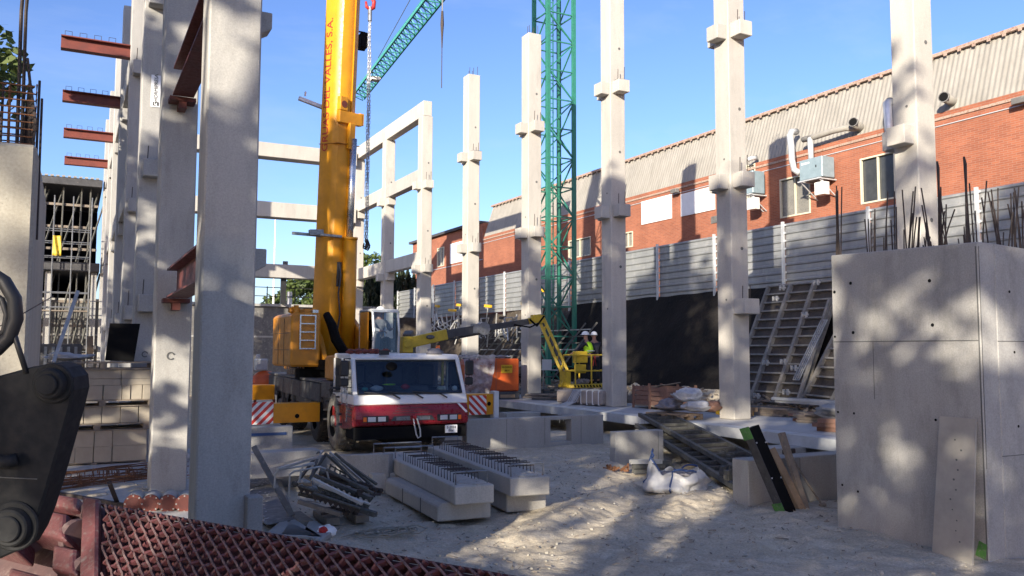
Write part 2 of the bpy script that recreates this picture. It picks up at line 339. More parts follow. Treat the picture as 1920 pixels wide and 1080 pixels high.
# ================= GROUND
XR_,XL_,SP,Y0R,Y0L,CS=14.68,1.20,5.358,10.97,9.385,.55
def hgt(x,y):
    v=Vector((x,y,0))
    h=.10*noise.fractal(v*.35,1,2,4)+.035*noise.fractal(v*1.7,1,2,4)+.020*noise.fractal(v*4.3,.8,2,4)
    # low ridges pushed up by wheels
    for (a,b,c,d,r,k) in((5.2,9.6,8.6,12.2,.30,.10),(6.3,9.3,9.5,11.0,.28,.07),(7.2,12.6,9.6,14.3,.4,.13)):
        p=Vector((x-a,y-b)); q=Vector((c-a,d-b)); t=max(0,min(1,p.dot(q)/q.dot(q))); dd=(p-q*t).length; h+=k*math.exp(-(dd/r)**2)
    # wheel tracks with lug prints
    for (a,b,c,d) in((6.3,8.2,9.3,12.6),(7.6,7.6,10.4,11.6)):
        p=Vector((x-a,y-b)); q=Vector((c-a,d-b)); L=q.length; t=p.dot(q)/L; s_=(p.x*q.y-p.y*q.x)/L
        if -.5<t<L+.5 and abs(s_)<.45:
            k=max(0,1-abs(abs(s_)-.0)/.30); h-=.028*k*(1+.8*math.sin(t*2*math.pi/.26+abs(s_)*9))*min(1,k*2); h+=.03*math.exp(-((abs(s_)-.33)/.06)**2)
    return h
g=MB(); g.grid(lambda u,v:(-4+u*18,3+v*18,hgt(-4+u*18,3+v*18)-.02),420,420)
struct('ground',g,M['ground'],smooth=True)
g=MB(); g.quad((-300,-300,-.16),(600,-300,-.16),(600,600,-.16),(-300,600,-.16)); struct('ground',g,M['ground'])
g=MB(); g.box(20.15,400,-40,49.5,-.3,4.1); g.box(-200,400,49.5,500,-.3,4.3); struct('terrain',g,M['earth'])
# pale concrete slab on the left under the pallets
g=MB(); g.box(-3,2.6,11.8,21,-.1,.035); struct('concrete_floor',g,M['slab'])
# upper deck on the right
g=MB(); g.box(13.25,18.6,8.3,49.4,.42,.60); d=struct('deck_slab',g,M['slab'],bev=.01)
g=MB()
for i in range(17):
    y=8.3+i*2.42; g.box(13.16,13.24,y+.01,y+2.40,.38,.605); g.box(13.24,13.62,y+.01,y+2.40,.601,.606)
tag(obj('deck_edge_plate',g,M['galv_post']),'long pale metal edge plate along the rim of the raised deck','edge plate')
g=MB(); g.box(14.3,14.6,8.3,49,-.2,.42); tag(obj('deck_wall',g,M['footing']),'recessed concrete wall in shade under the raised deck','wall')
def gbeam(label,x0,x1,y0,y1,hole=None,zt=.68):
    t=thing('footing_wall',label,'footing wall',(x0,y0,0))
    g=MB(); W=x1-x0; D=y1-y0
    if hole: 
        a,b=hole[0]-x0,hole[1]-x0
        g.box(0,a,0,D,-.15,zt); g.box(b,W,0,D,-.15,zt); g.box(a,b,0,D,zt-.09,zt-.001); g.box(a,b,.02,D-.02,-.15,.06)
    else: g.box(0,W,0,D,-.15,zt)
    obj('wall_body',g,M['footing'],t,bev=.012)
    j=MB()
    for k in range(1,int(W/1.05)+1):
        if not hole or not(hole[0]-.1<x0+k*1.05<hole[1]+.1): j.box(k*1.05-.004,k*1.05+.004,-.003,.0,0,zt-.02)
    if j.v: obj('joint',j,M['dark_joint'],t)
    return t
gbeam('low concrete wall with a square opening, right of the truck front',8.33,12.15,18.35,18.62,hole=(10.6,11.2))
gbeam('low concrete wall behind the two leaning steel ramps',9.76,10.95,14.30,14.52)
gbeam('low concrete wall behind the black box beam, touching the tall wall',9.02,12.5,9.75,10.1)
for i,(x0,y0,dx,dy,lb) in enumerate([(11.9,23.3,1.2,.5,'concrete footing block under the deck edge, straight below the boom lift basket'),(12.3,16.6,.9,.6,'concrete footing block under the deck edge beside the ramp tops'),(12.2,12.6,1.0,.5,'concrete footing block in shade under the deck, right of the ramps')]):
    g=MB(); g.box(0,dx,0,dy,-.15,.40); o=obj('footing_block',g,M['footing'],bev=.012); o.location=(x0,y0,0); tag(o,lb,'footing block')

# ================= COLUMNS
ND=[ 'first','second','third','fourth','fifth','sixth','seventh','eighth']
def corbel(t,d,zc,m,pr=.33,hh=.38,wd=.42,dow=True,haunch=0):
    g=MB(); c=CS/2; z0,z1=zc-hh/2,zc+hh/2
    if d=='-y': a=(c-wd/2,c+wd/2,-pr,.0)
    if d=='+y': a=(c-wd/2,c+wd/2,CS,CS+pr)
    if d=='-x': a=(-pr,.0,c-wd/2,c+wd/2)
    if d=='+x': a=(CS,CS+pr,c-wd/2,c+wd/2)
    g.box(*a,z0,z1); o=obj('corbel',g,m,t,bev=.012)
    if dow and d[1]=='y':
        r=MB(); yy=(a[2]+a[3])/2
        for k in(-1,1): r.cyl((c+k*.12,yy,z1),(c+k*.12+.01,yy,z1+random.uniform(.3,.5)),.011,5)
        obj('dowel',r,M['rebar'],o)
def shaft(t,h,m,holes=()):
    g=MB(); g.box(0,CS,0,CS,0,h); s=obj('shaft',g,m,t,bev=.018)
    r=MB()
    for z in holes:
        r.cyl((CS*.62,-.004,z),(CS*.62,.0,z),.045,8); r.cyl((-.004,CS*.4,z-1.3),(.0,CS*.4,z-1.3),.03,8)
    if r.v: obj('socket',r,M['dark_joint'],t)
    return s
ZB=.605
for k in range(8):
    Y=Y0R+k*SP; top=14.1 if k<5 else 13.62
    where=['behind the tall concrete wall at the far right','with three corbels, in front of the leaning formwork','between the boom lift basket and the black slope','with the green tower crane mast behind its right edge','slender freestanding one with shaded upper half','carrying the free end of the tall frame','in the middle of the tall frame','at the far corner of the tall frame'][k]
    t=thing('precast_column',f'pale precast column, {ND[k]} of the right row from the camera, {where}','column',(XR_,Y,ZB),group='precast columns of the right row')
    h=top-ZB; shaft(t,h,M['precast'],[h-2.3,h-5.6,h-9.2])
    lv=[10.52,6.62] if k<5 else [10.24,6.2]
    for z in lv:
        zz=z-ZB
        corbel(t,'-x',zz-.03,M['precast'],pr=.30)
        corbel(t,'+y',zz,M['precast'],dow=False)
        if k>0: corbel(t,'-y',zz,M['precast'],pr=.36)
    if k==1: corbel(t,'-y',3.42-ZB,M['precast'],pr=.40,wd=.5)
    if k<5:
        r=MB()
        for i in range(5): r.cyl((.1+i*.09,.12+.3*(i%2),h),(.1+i*.09+random.uniform(-.02,.02),.12+.3*(i%2),h+random.uniform(.2,.42)),.011,5)
        obj('dowel',r,M['rebar'],t)
        # strip of dark bearing pads
        if k in(2,4): 
            b=MB(); b.box(.1,.5,-.30,-.05,10.52-ZB+.19,10.52-ZB+.215); obj('bearing_pad',b,M['black'],t)
def ybeam(nm,label,x,y0,y1,z0,z1,m,wd=.45,grp=None,loops=0):
    t=thing(nm,label,'beam',(x,y0,z0),group=grp); g=MB(); g.box(0,wd,0,y1-y0,0,z1-z0); obj('beam_body',g,m,t,bev=.015)
    if loops:
        r=MB()
        for i in range(loops):
            y=.15+i*(y1-y0-.3)/(loops-1); r.tube([(.1,y,z1-z0),(.1,y,z1-z0+.12),(wd-.1,y,z1-z0+.12),(wd-.1,y,z1-z0)],.008,4)
        obj('stirrup',r,M['rebar'],t)
    return t
c0=(CS-.45)/2
for lv,(a,b,nm) in enumerate([(13.625,14.36,'top'),(10.44,11.1,'middle'),(6.40,7.05,'lowest')]):
    for k in(5,6):
        ya=Y0R+k*SP+(CS+.003 if lv else -.05); yb=Y0R+(k+1)*SP-(.003 if lv else -.05)
        if lv==0: ya=Y0R+k*SP+(.0 if k==5 else .003)+(0 if k==5 else CS/2); yb=Y0R+(k+1)*SP+(CS/2 if k==5 else CS)
        ybeam('precast_beam',f'pale precast beam, {nm} level of the tall frame, {"nearer" if k==5 else "farther"} bay',XR_+c0,ya,yb,a,b,M['precast'],grp='beams of the tall frame')
# cross beams at the far end of the two rows
YE=Y0R+7*SP
for a,b,nm in[(13.15,13.95,'top'),(9.75,10.6,'middle'),(6.35,7.10,'lowest')]:
    t=thing('cross_beam',f'long pale {nm} cross beam closing the far end between the two column rows','beam',(1.9,YE-.35,a),group='cross beams at the far end')
    g=MB(); g.box(0,XR_-1.95,0,.95,0,b-a); obj('beam_body',g,M['precast'],t,bev=.015)
    if nm=='lowest': g=MB(); g.box(8.6,8.85,.1,.3,b-a,b-a+.2); obj('lifting_block',g,M['dark_joint'],t)
# left row
whereL=['nearest the camera and widest','just left of the widest one, with the rusty steel beams fixed to it','carrying the white name sign','with the highest of the red steel stubs','with the second highest red steel stub','with the third red steel stub','with the lowest red steel stub','farthest and last of the row']
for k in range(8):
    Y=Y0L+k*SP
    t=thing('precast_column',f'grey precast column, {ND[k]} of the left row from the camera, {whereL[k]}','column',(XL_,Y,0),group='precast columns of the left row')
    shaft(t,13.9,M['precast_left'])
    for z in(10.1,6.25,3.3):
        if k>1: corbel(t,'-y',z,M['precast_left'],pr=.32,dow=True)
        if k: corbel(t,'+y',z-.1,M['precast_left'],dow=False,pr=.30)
    if k==0:
        for z in(6.05,3.33):
            g=MB(); g.prism([(CS,.30,z-.08),(CS+.05,.30,z-.16),(CS+.17,.30,z-.09),(CS+.17,.30,z+.10),(CS,.30,z+.10)],(0,.25,0)); obj('corbel',g,M['precast_left'],t,bev=.01)
    if k in(1,2):
        g=MB()
        for a in range(20):
            th=R(20+a*15); th2=R(20+(a+1)*15); 
            g.beam((CS*.45+.055*math.cos(th),-.006,2.2+.055*math.sin(th)),(CS*.45+.055*math.cos(th2),-.006,2.2+.055*math.sin(th2)),.02,.008,(0,1,0))
        obj('socket_ring',g,M['dark_joint'],t)
# name sign on third left column
t=thing('name_sign','upright white sign with dark capital letters on the third grey column','sign',(XL_+.29,Y0L+2*SP-.006,8.03))
g=MB(); g.box(-.105,.105,-.012,0,-.36,.36); obj('sign_plate',g,M['whiteboard'],t)
tx=obj('lettering',text_mesh('HORMIPRESA',.105,M['board_black']),M['board_black'],t); tx.rotation_euler=(R(90),R(-90),0); tx.location=(0,-.016,.07)
g=MB(); 
for q in[(-.06,.0,-.33,-.315),(-.06,-.04,-.315,-.25),(.03,.06,-.33,-.25),(-.02,.0,-.29,-.25),(-.02,.06,-.268,-.25)]: g.box(q[0],q[1],-.018,-.013,q[2],q[3])
obj('emblem',g,M['board_black'],t)
# steel stubs and shop-primed beams
def ibeam(g,p,q,H_,B,tf=.02,tw=.014,side=None):
    p=Vector(p);q=Vector(q); d=(q-p).normalized(); s=d.cross(Vector((0,0,1))).normalized()
    for dz in(-1,1): g.beam(p+Vector((0,0,dz*(H_/2-tf/2))),q+Vector((0,0,dz*(H_/2-tf/2))),B,tf)
    g.beam(p,q,tw,H_-2*tf-.002)
for i,k in enumerate((3,4,5,6)):
    Y=Y0L+k*SP; z=10.62 if k==3 else 10.58
    t=thing('steel_stub_beam',['highest red steel stub beam pointing left from the left column row','second highest red steel stub beam on the left column row','third red steel stub beam down on the left column row','lowest red steel stub beam on the left column row'][i],'steel beam',(XL_,Y+.2,z),group='red steel stub beams')
    g=MB(); ibeam(g,(0,0,0),(-1.72,0,0),.36,.28,.03,.02); obj('i_beam',g,M['redsteel'],t)
    r=MB()
    for n in range(4):
        x=-.38-n*.36; r.tube([(x,0,.18),(x,0,.34),(x-.17,0,.34),(x-.17,0,.18)],.008,4)
    obj('shear_loop',r,M['rebar'],t)
for z,lb,nm in((6.62,'upper dark primed steel beam running back from the widest column','up'),(3.35,'lower dark red primed steel beam running back from the widest column','lo')):
    a=Y0L+CS+.02; b=Y0L+SP-.30
    t=thing('steel_beam',lb,'steel beam',(XL_+.28,a,z)); g=MB(); ibeam(g,(0,0,0),(0,b-a,0),.46,.32,.028,.018); obj('i_beam',g,M['darkred'],t)
    g=MB(); g.box(-.2,.2,b-a,b-a+.29,-.30,-.235); g.box(-.06,.06,b-a+.02,b-a+.28,-.42,-.302); obj('bracket',g,M['darkred'],t)
for k in range(3,7):
    for lv,(z0,z1) in enumerate([(6.5,7.1),(10.35,11.0)]):
        ybeam('edge_beam',f'{["lower","upper"][lv]} concrete edge beam between the {ND[k]} and {ND[k+1]} grey left columns',XL_+.06,Y0L+k*SP+CS+.003,Y0L+(k+1)*SP-.003,z0,z1,M['precast_left'],wd=.42,grp='edge beams of the left row')

# ================= TALL CAST WALL, RIGHT
t=thing('concrete_core_wall','tall cast concrete core wall at the right edge with starter bars on top','wall',(9.1,6.08,0))
def zt(y): return 3.56+.0*y
g=MB(); g.prism([(0,0,-.2),(0,2.10,-.2),(0,2.10,3.60),(0,0,3.55)],(.30,0,0)); obj('side_wall',g,M['cast'],t,bev=.012)
g=MB(); g.prism([(.302,0,-.2),(6,0,-.2),(6,0,3.30),(.302,0,3.548)],(0,.3,0)); g.box(.302,6,1.8,2.1,-.2,3.45); obj('front_wall',g,M['cast'],t,bev=.01)
g=MB()
g.box(-.003,.0,.02,2.08,2.425,2.437); g.box(-.0028,.0,1.45,1.458,1.7,2.42)
g.box(.30,6,-.003,0,2.42,2.43); g.box(-.0025,0,.015,.03,0,3.5); g.box(.01,.02,-.003,0,1.0,3.5); g.box(.3,6,-.003,0,1.12,1.128)
obj('pour_joint',g,M['dark_joint'],t)
g=MB()
for y,z in((.62,3.15),(.6,2.62),(1.78,3.2),(2.05,3.1),(1.76,2.55),(2.06,2.5),(1.78,1.5),(2.04,1.5),(.6,1.5),(2.0,.55),(1.75,.5),(.55,.55)):
    g.cyl((-.004,y,z),(-.0,y,z),.016+.006*(z>2.5),8)
for x,z in((.55,3.0),(.6,2.3),(.62,1.45)): g.cyl((x,-.004,z),(x,0,z),.016,8)
obj('tie_hole',g,M['board_black'],t)
random.seed(3)
def bars(n,fn,hmin,hmax,r=.009):
    for i in range(n):
        x,y,z=fn(i); g=MB(); hh=random.uniform(hmin,hmax); lx,ly=random.gauss(0,.018),random.gauss(0,.025); g.tube([(x,y,z-.05),(x+lx,y+ly,z+hh*.5),(x+lx*2.1,y+ly*2.1,z+hh)],r,5)
        obj('starter_bar',g,M['rebar'],t)
bars(20,lambda i:(.06+.18*(i%2),.08+random.random()*1.4,3.56),.4,.8)
bars(5,lambda i:(.08,2.0+.02*i,3.60),.8,.95)
bars(38,lambda i:(.35+random.random()*1.9,.06+.18*(i%2),3.5),.45,.85)
bars(32,lambda i:(.35+random.random()*3.4,1.88+.16*(i%2),3.44),.35,.75)
for i,(x,y) in enumerate([(.10,.55),(.16,.24)]):
    g=MB()
    for q in range(4): g.cyl((x+.02*q,y,3.5),(x+.02*q+.01,y+.02*(q-1),3.5+1.02+.03*q),.013,5)
    obj('starter_bundle',g,M['rebar'],t)
g=MB(); g.quad((-.004,.07,.02),(-.004,-.0,.02),(-.004,.0,.22),(-.004,.05,.2)); 
g=MB(); g.prism([(-.003,.16,.03),(-.003,.04,.0),(-.003,.02,.17),(-.003,.11,.2)],(.002,0,0)); g.M=None; obj('paint_mark',g,M['greenpaint'],t)
# panel leaning on it
t=thing('leaning_board','tall pale board leaning against the tall concrete wall','board',(8.80,6.35,0))
g=MB(); g.prism([(0,.22,-.05),(0,-.27,-.05),(.26,-.20,1.55),(.26,.25,1.55)],(.025,0,0)); obj('board',g,M['paleboard'],t)
for i in range(11):
    s=.2+i*.11; y=-.02+random.uniform(-.09,.06); x=.26*(s+.05)/1.6; g=MB(); g.cyl((x-.003,y,s),(x+.002,y,s),random.uniform(.008,.014),7); obj('knot',g,M['dark_joint'],t)

# ================= SLOPE, FENCE
g=MB(); g.grid(lambda u,v:(18.1+1.85*v+.10*noise.noise(Vector((u*12,v*2.2,0)))*(1-.6*v)+.02*noise.noise(Vector((u*70,v*5,2))),10.5+u*22,.55+3.83*v+.05*noise.noise(Vector((u*18,v*3,5)))),200,30)
tag(obj('slope_membrane',g,M['tarp'],smooth=True),'black membrane covering the steep earth slope below the corrugated fence','membrane')
g=MB(); g.grid(lambda u,v:(17.6+2.5*v+.25*noise.noise(Vector((u*14,v*3,0))),32.3+u*28,.5+3.8*v+.25*noise.noise(Vector((u*20,v*5,5)))),120,16); struct('earth_bank',g,M['earth'],smooth=True)
g=MB(); g.grid(lambda u,v:(16.6+1.9*v,12+u*37,.58+.55*v*v+.20*max(0,noise.fractal(Vector((u*40,v*4,3)),1,2,3))),260,14); struct('rubble_bank',g,M['ground'],smooth=True)
fe=thing('corrugated_fence','long grey corrugated metal fence on top of the black slope','fence',(20,3.7,4.34))
n=0
for i in range(17):
    y0=i*3.25-.15; g=MB(); prof=[]
    for r_ in range(8):
        z=r_*.25; prof+=[(0,z),(0,z+.15),(-.045,z+.18),(-.045,z+.22)]
    prof.append((0,2.0))
    for j in range(len(prof)-1):
        (a,z0),(b,z1)=prof[j],prof[j+1]; dz=random.uniform(-.0,.0)
        for q in range(3):
            ya=y0+.03+q*1.065; yb=ya+1.06
            g.quad((a+.004*q,ya,z0),(a+.004*q,yb,z0),(b+.004*q,yb,z1),(b+.004*q,ya,z1))
    o=obj('fence_panel',g,M['galv'],fe); s=o.modifiers.new('s','SOLIDIFY'); s.thickness=.004
    g=MB(); g.box(-.13,-.052,y0-.06,y0+.02,-.25,2.06)
    for q in range(8): g.box(-.075,-.05,y0-.11,y0+.07,q*.25+.17,q*.25+.23)
    obj('fence_post',g,M['galv_post'],fe)

# ================= BRICK BUILDING
bd=thing('brick_building','long red brick building with grey mansard roof behind the fence','building',(24,0,4.0))
YN,YM,YF=-8,50.5,63.5
def hole_wall(y0,y1,z0,z1,holes):
    "wall in plane x=0 from y0..y1 with rectangular holes, .3 thick, split into cells"
    ys=sorted({y0,y1,*[h[0] for h in holes],*[h[1] for h in holes]}); zs=sorted({z0,z1,*[h[2] for h in holes],*[h[3] for h in holes]})
    g=MB()
    for a,b in zip(ys,ys[1:]):
        run=None
        for c,d in zip(zs,zs[1:]):
            my,mz=(a+b)/2,(c+d)/2
            if any(h[0]<my<h[1] and h[2]<mz<h[3] for h in holes): continue
            g.quad((0,b,c),(0,a,c),(0,a,d),(0,b,d))
    for h in holes:
        a,b,c,d=h
        for q in([(0,a,c),(0,b,c),(.2,b,c),(.2,a,c)],[(0,a,d),(.2,a,d),(.2,b,d),(0,b,d)],[(0,a,c),(.2,a,c),(.2,a,d),(0,a,d)],[(0,b,c),(0,b,d),(.2,b,d),(.2,b,c)]): g.quad(*q)
    return g
Z=lambda z:z-4.0
wins=[]
def W(px0,px1,py0,py1,kind):
    a=at(px0,(py0+py1)/2,'X',24); b=at(px1,(py0+py1)/2,'X',24); pm=(px0+px1)/2
    t_=at(px0,py0,'X',24).z; b_=at(px0,py1,'X',24).z
    wins.append((min(a.y,b.y),max(a.y,b.y),Z(b_),Z(t_),kind))
W(1463,1520,337,410,'blind'); W(1614,1680,298,384,'dark'); W(820,833,466,501,'blind'); W(1066,1108,452,486,'blind'); W(1168,1187,437,466,'blind'); W(1400,1417,310,372,'dark')
g=hole_wall(YN,YM,0,Z(9.62),[w_[:4] for w_ in wins if w_[0]<YM]); obj('brick_wall',g,M['brick'],bd)
g=hole_wall(YM+.002,YF,0,Z(10.75),[w_[:4] for w_ in wins if w_[0]>YM]); g.quad((0,YF,0),(0,YF,Z(10.75)),(12,YF,Z(10.75)),(12,YF,0)); g.quad((0,YM,Z(9.6)),(12,YM,Z(9.6)),(12,YM,Z(10.75)),(0,YM,Z(10.75))); obj('brick_wall',g,M['brick'],bd)
g=MB(); g.box(-.25,12,YM+.3,YF+.3,Z(10.75),Z(10.93)); obj('flat_roof',g,M['darkroof'],bd)
g=MB(); 
for i in range(0,60): pass
def corr(y0,y1,n):
    g=MB(); P=[]
    for i in range(n+1):
        y=y0+(y1-y0)*i/n; o=.011*math.sin(2*math.pi*(y-y0)/.177)
        P.append((y,o))
    def f(u,v):
        i=min(n,int(round(u*n))); y,o=P[i]; return (.02+.72*v-o, y, Z(9.63)+2.22*v)
    g.grid(f,n,1); return g
obj('mansard_roof',corr(YN,YM,2640),M['fibre'],bd,smooth=True)
g=MB(); g.quad((.02,YM,Z(9.63)),(.74,YM,Z(11.85)),(10,YM,Z(11.85)),(10,YM,Z(9.63))); obj('gable_sheet',g,M['fibre'],bd)
g=MB(); g.box(.60,1.1,YN,YM+.08,Z(11.86),Z(11.97))
for i in range(120): 
    y=YN+i*.485; g.box(.585,.60,y,y+.12,Z(11.78),Z(11.90))
obj('ridge_cap',g,M['trim'],bd)
g=MB(); g.box(-.04,.02,YN,YM,Z(9.56),Z(9.64)); obj('cornice',g,M['trim'],bd)
g=MB(); g.box(-.035,.0,YN,YM,Z(9.36),Z(9.385)); g.box(-.03,0,YM,YF,Z(8.3),Z(8.34)); obj('cable_run',g,M['galv_post'],bd)
g=MB(); g.box(.3,12,YN,YM,0,Z(9.0)); obj('inner_wall',g,M['darkroof'],bd)
for (a,b,c,d,kind) in wins:
    g=MB(); f=.055
    for q in((a,b,c,c+f),(a,b,d-f,d),(a,a+f,c+f,d-f),(b-f,b,c+f,d-f)): g.box(-.03,.06,*q)
    g.box(.0,.06,(a+b)/2-.03,(a+b)/2+.03,c+f,d-f)
    wo=obj('window',g,M['cream'],bd)
    g=MB(); g.box(.075,.09,a+.01,b-.01,c+.01,d-.01); obj('pane',g,M['shadepane'] if kind=='blind' else M['darkwin'],wo)
for px0,px1,py0,py1 in((1204,1260,372,415),(1278,1341,357,399),(845,869,455,492)):
    a=at(px0,(py0+py1)/2,'X',24); b=at(px1,(py0+py1)/2,'X',24); zt_=at((px0+px1)/2,(py0+py1)/2,'X',24).z; hh=(at(px0,py0,'X',24).z-at(px0,py1,'X',24).z)/2
    g=MB(); zt2=Z(zt_); g.box(-.05,-.002,b.y,a.y,zt2-hh,zt2+hh); obj('blanking_panel',g,M['whiteboard'],bd)
g=MB(); g.box(-.03,-.002,27.0,27.9,Z(7.7),Z(8.0)); 
for i in range(5): g.box(-.035,-.03,27.02,27.88,Z(7.72)+i*.055,Z(7.745)+i*.055)
obj('vent_grille',g,M['dustgrey'],bd)
# ducts and heaters
def duct(label,path,r,m=M['galv_post'],group=None):
    p0=Vector(path[0]); t=thing('exhaust_duct',label,'duct',p0,group=group); g=MB(); g.tube([Vector(p)-p0 for p in path],r,12); obj('pipe',g,m,t,smooth=True)
    d=(Vector(path[-1])-Vector(path[-2])).normalized(); e=Vector(path[-1])-p0
    g=MB(); g.cyl(e-d*.02,e+d*.03,r*1.12,12,r*1.12); obj('collar',g,M['dustgrey'],t); g=MB(); g.cyl(e+d*.031,e+d*.034,r*.93,12); obj('mouth',g,M['board_black'],t); return t
def heater(px0,px1,py0,py1,label,X=23.2):
    a=at(px0,py1,'X',X); b=at(px1,py0,'X',X); w_=abs(a.y-b.y); h_=(at(px0,py0,'X',X).z-a.z)
    t=thing('wall_heater_unit',label,'heater unit',(X,min(a.y,b.y),a.z),group='blue heater units on the brick wall')
    g=MB(); g.box(0,.62,0,w_,0,h_); obj('housing',g,M['blue'],t,bev=.02)
    g=MB(); g.box(-.006,0,w_*.55,w_*.9,h_*.76,h_*.84); obj('label_plate',g,M['whiteboard'],t)
    g=MB(); g.box(-.004,0,.25,.30,h_*.5,h_*.62); obj('switch',g,M['board_black'],t)
    g=MB()
    for y in(.1,w_-.1): g.beam((-.08,y,-.04),(.79,y,-.04),.05); g.beam((-.05,y,-.06),(.78,y,-.65),.035)
    g.box(-.1,-.04,0,w_,-.07,-.03); obj('bracket',g,M['galv_post'],t)
    g=MB(); g.box(.05,.35,.0,.42,-.62,-.16); g.cyl((.2,.2,-.16),(.2,.2,.0),.05,8); obj('control_box',g,M['white'],t,bev=.015)
    return t
heater(1499,1541,302,340,'blue grey heater box hanging above the cream framed window')
heater(1399,1411,322,364,'blue grey heater box half hidden behind the second pale column')
def wp(px,py,X): return tuple(at(px,py,'X',X))
duct('upright shiny duct with hooked top left of the blue heater box',[wp(1500,325,23.45),wp(1489,318,23.4),wp(1485,300,23.3),wp(1484,275,23.3),wp(1481,255,23.4),wp(1484,247,23.6),wp(1492,247,23.9)],.115)
duct('short upright duct rising from the blue heater box',[wp(1521,303,23.55),wp(1520,280,23.55),wp(1519,257,23.55)],.10)
duct('long grey duct running up along the roof to a flared outlet',[wp(1506,262,23.6),wp(1530,256,23.6),wp(1560,246,23.6),wp(1585,240,23.7),wp(1600,241,23.9),wp(1612,240,24.1)],.11,M['fibre'])
duct('flared grey roof outlet right of the long duct',[wp(1622,240,24.5),wp(1612,239,24.1),wp(1600,229,23.55)],.15,M['fibre'])
duct('flared grey roof outlet right of the first pale column',[wp(1795,192,24.5),wp(1785,190,24.1),wp(1770,182,23.55)],.15,M['fibre'])
duct('upright grey duct with hooked top just left of the first pale column',[wp(1668,262,23.4),wp(1666,235,23.4),wp(1664,205,23.4),wp(1663,195,23.5),wp(1668,191,23.8)],.13)
duct('short bent duct by the second pale column, under the roof edge',[wp(1402,300,23.6),wp(1408,297,23.7),wp(1418,296,23.9)],.09)
for px,py,lb in((1912,188,'floodlight on the brick wall at the right edge of the photo'),(1265,358,'small dark floodlight above the white panels')):
    p=at(px,py,'X',23.75); t=thing('floodlight',lb,'floodlight',p); g=MB(); g.box(-.1,.1,-.2,.2,-.1,.08); obj('housing',g,M['dustgrey'],t,bev=.01); g=MB(); g.box(.1,.25,-.03,.03,-.03,.03); obj('arm',g,M['black'],t)
# ================= FAR END
g=MB(); g.box(-6,17.3,49.0,49.35,-.2,4.75); 
far=thing('retaining_wall','grey concrete retaining wall closing the far end of the site','wall',(0,0,0)); obj('wall_body',g,M['dustgrey'],far)
g=MB(); g.box(-6,17.3,48.97,49.0,3.0,3.1); g.box(-6,17.3,48.8,49.4,4.76,4.9); obj('coping',g,M['cast'],far)
def rail(label,x0,x1,y,z,h,n):
    t=thing('guard_rail',label,'guard rail',(x0,y,z)); g=MB()
    for i in range(n): g=MB(); g.cyl(((x1-x0)*i/(n-1),0,0),((x1-x0)*i/(n-1),0,h),.03,6); obj('post',g,M['black'],t)
    g=MB()
    for q in(.45,.95): g.cyl((0,0,h*q),(x1-x0,0,h*q),.025,6)
    obj('rail',g,M['black'],t)
rail('thin dark guard rail on top of the far retaining wall',2,14.5,49.1,4.9,1.0,9)
t=thing('prop_post','thick dark post between far wall and lowest cross beam','post',(10.6,48.6,4.9)); g=MB(); g.box(-.14,.14,-.1,.1,0,1.5); obj('post_body',g,M['black'],t)
t=thing('prop_post','thin slanting prop leaning under the lowest cross beam','post',(8.9,48.2,4.9)); g=MB(); g.cyl((-.9,0,0),(.1,.2,1.5),.035,6); obj('post_body',g,M['black'],t)
t=thing('site_cabinet','small white cabinet on the far wall under the lowest cross beam','cabinet',(11.0,49.2,4.9)); g=MB(); g.box(0,.25,0,.25,0,.75); obj('cabinet_body',g,M['whiteboard'],t)
# unfinished block at far left
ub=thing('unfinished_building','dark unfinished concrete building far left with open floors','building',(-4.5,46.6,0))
g=MB(); g.box(0,5.65,0,9,10.35,10.72); g.box(0,5.65,0,9,6.12,6.55); g.box(0,5.65,0,9,2.3,2.5); obj('floor_slab',g,M['chassis'],ub,bev=.02)  # concrete slabs given a dark colour that stands in for the trees' shade
g=MB(); g.box(0,5.65,8.6,9,-.1,10.3); g.box(0,.3,.1,8.6,-.1,10.3); obj('back_wall',g,M['board_black'],ub)  # shade of the open floors is put into these walls as black
g=MB()
for i in range(22): g.box(.1+i*.25,.24+i*.25,-.06,.3,10.722,10.80)
obj('roof_tile_row',g,M['fibre'],ub)
for x in(.6,1.4,2.4,3.0,3.8,4.6,5.0):
    g=MB(); g.cyl((x,.5+.6*(x%1),0),(x+.15,.5,10.3),.04,6); g.beam((x,.2,6.6),(x+.9,.9,10.2),.06); g.beam((x,.3,2.6),(x+.7,.8,6.1),.07); obj('prop',g,M['form'],ub)
for z in(7.2,8.3,9.4,3.4,4.6): g=MB(); g.box(.2,5.5,.6,.66,z,z+.12); obj('brace_board',g,M['greywood'],ub)
for x in(3.3,5.3): g=MB(); g.box(x,x+.25,.3,.55,0,6.1); obj('pillar',g,M['cast'],ub)
t=thing('scaffold','thin scaffold of tubes in front of the dark unfinished building','scaffold',(-4.2,45.4,0))
g=MB()
for x in(0,1.1,2.2,3.3,4.1,4.9): g.cyl((x,0,0),(x,0,9.6),.028,6); g.cyl((x,.8,0),(x,.8,9.6),.028,6)
obj('standard',g,M['steel'],t); g=MB()
for z in(2.2,4.3,5.0,6.7,7.4,8.0): g.cyl((0,0,z),(4.9,0,z),.025,6); g.cyl((0,.8,z),(4.9,.8,z),.025,6)
obj('ledger',g,M['steel'],t); g=MB(); g.box(0,4.9,0,.8,4.1,4.15); g.box(0,4.9,0,.8,2.05,2.1); obj('deck_board',g,M['greywood'],t)
t=thing('yellow_sheet','yellow sheet hung in the upper floor of the unfinished building','sheet',(-.9,45.2,6.7)); g=MB(); g.grid(lambda u,v:(u*.36,.05*math.sin(u*9+v*4),v*.95),8,8); o=obj('sheet',g,M['liftyellow'],t,smooth=True); o.modifiers.new('s','SOLIDIFY').thickness=.01
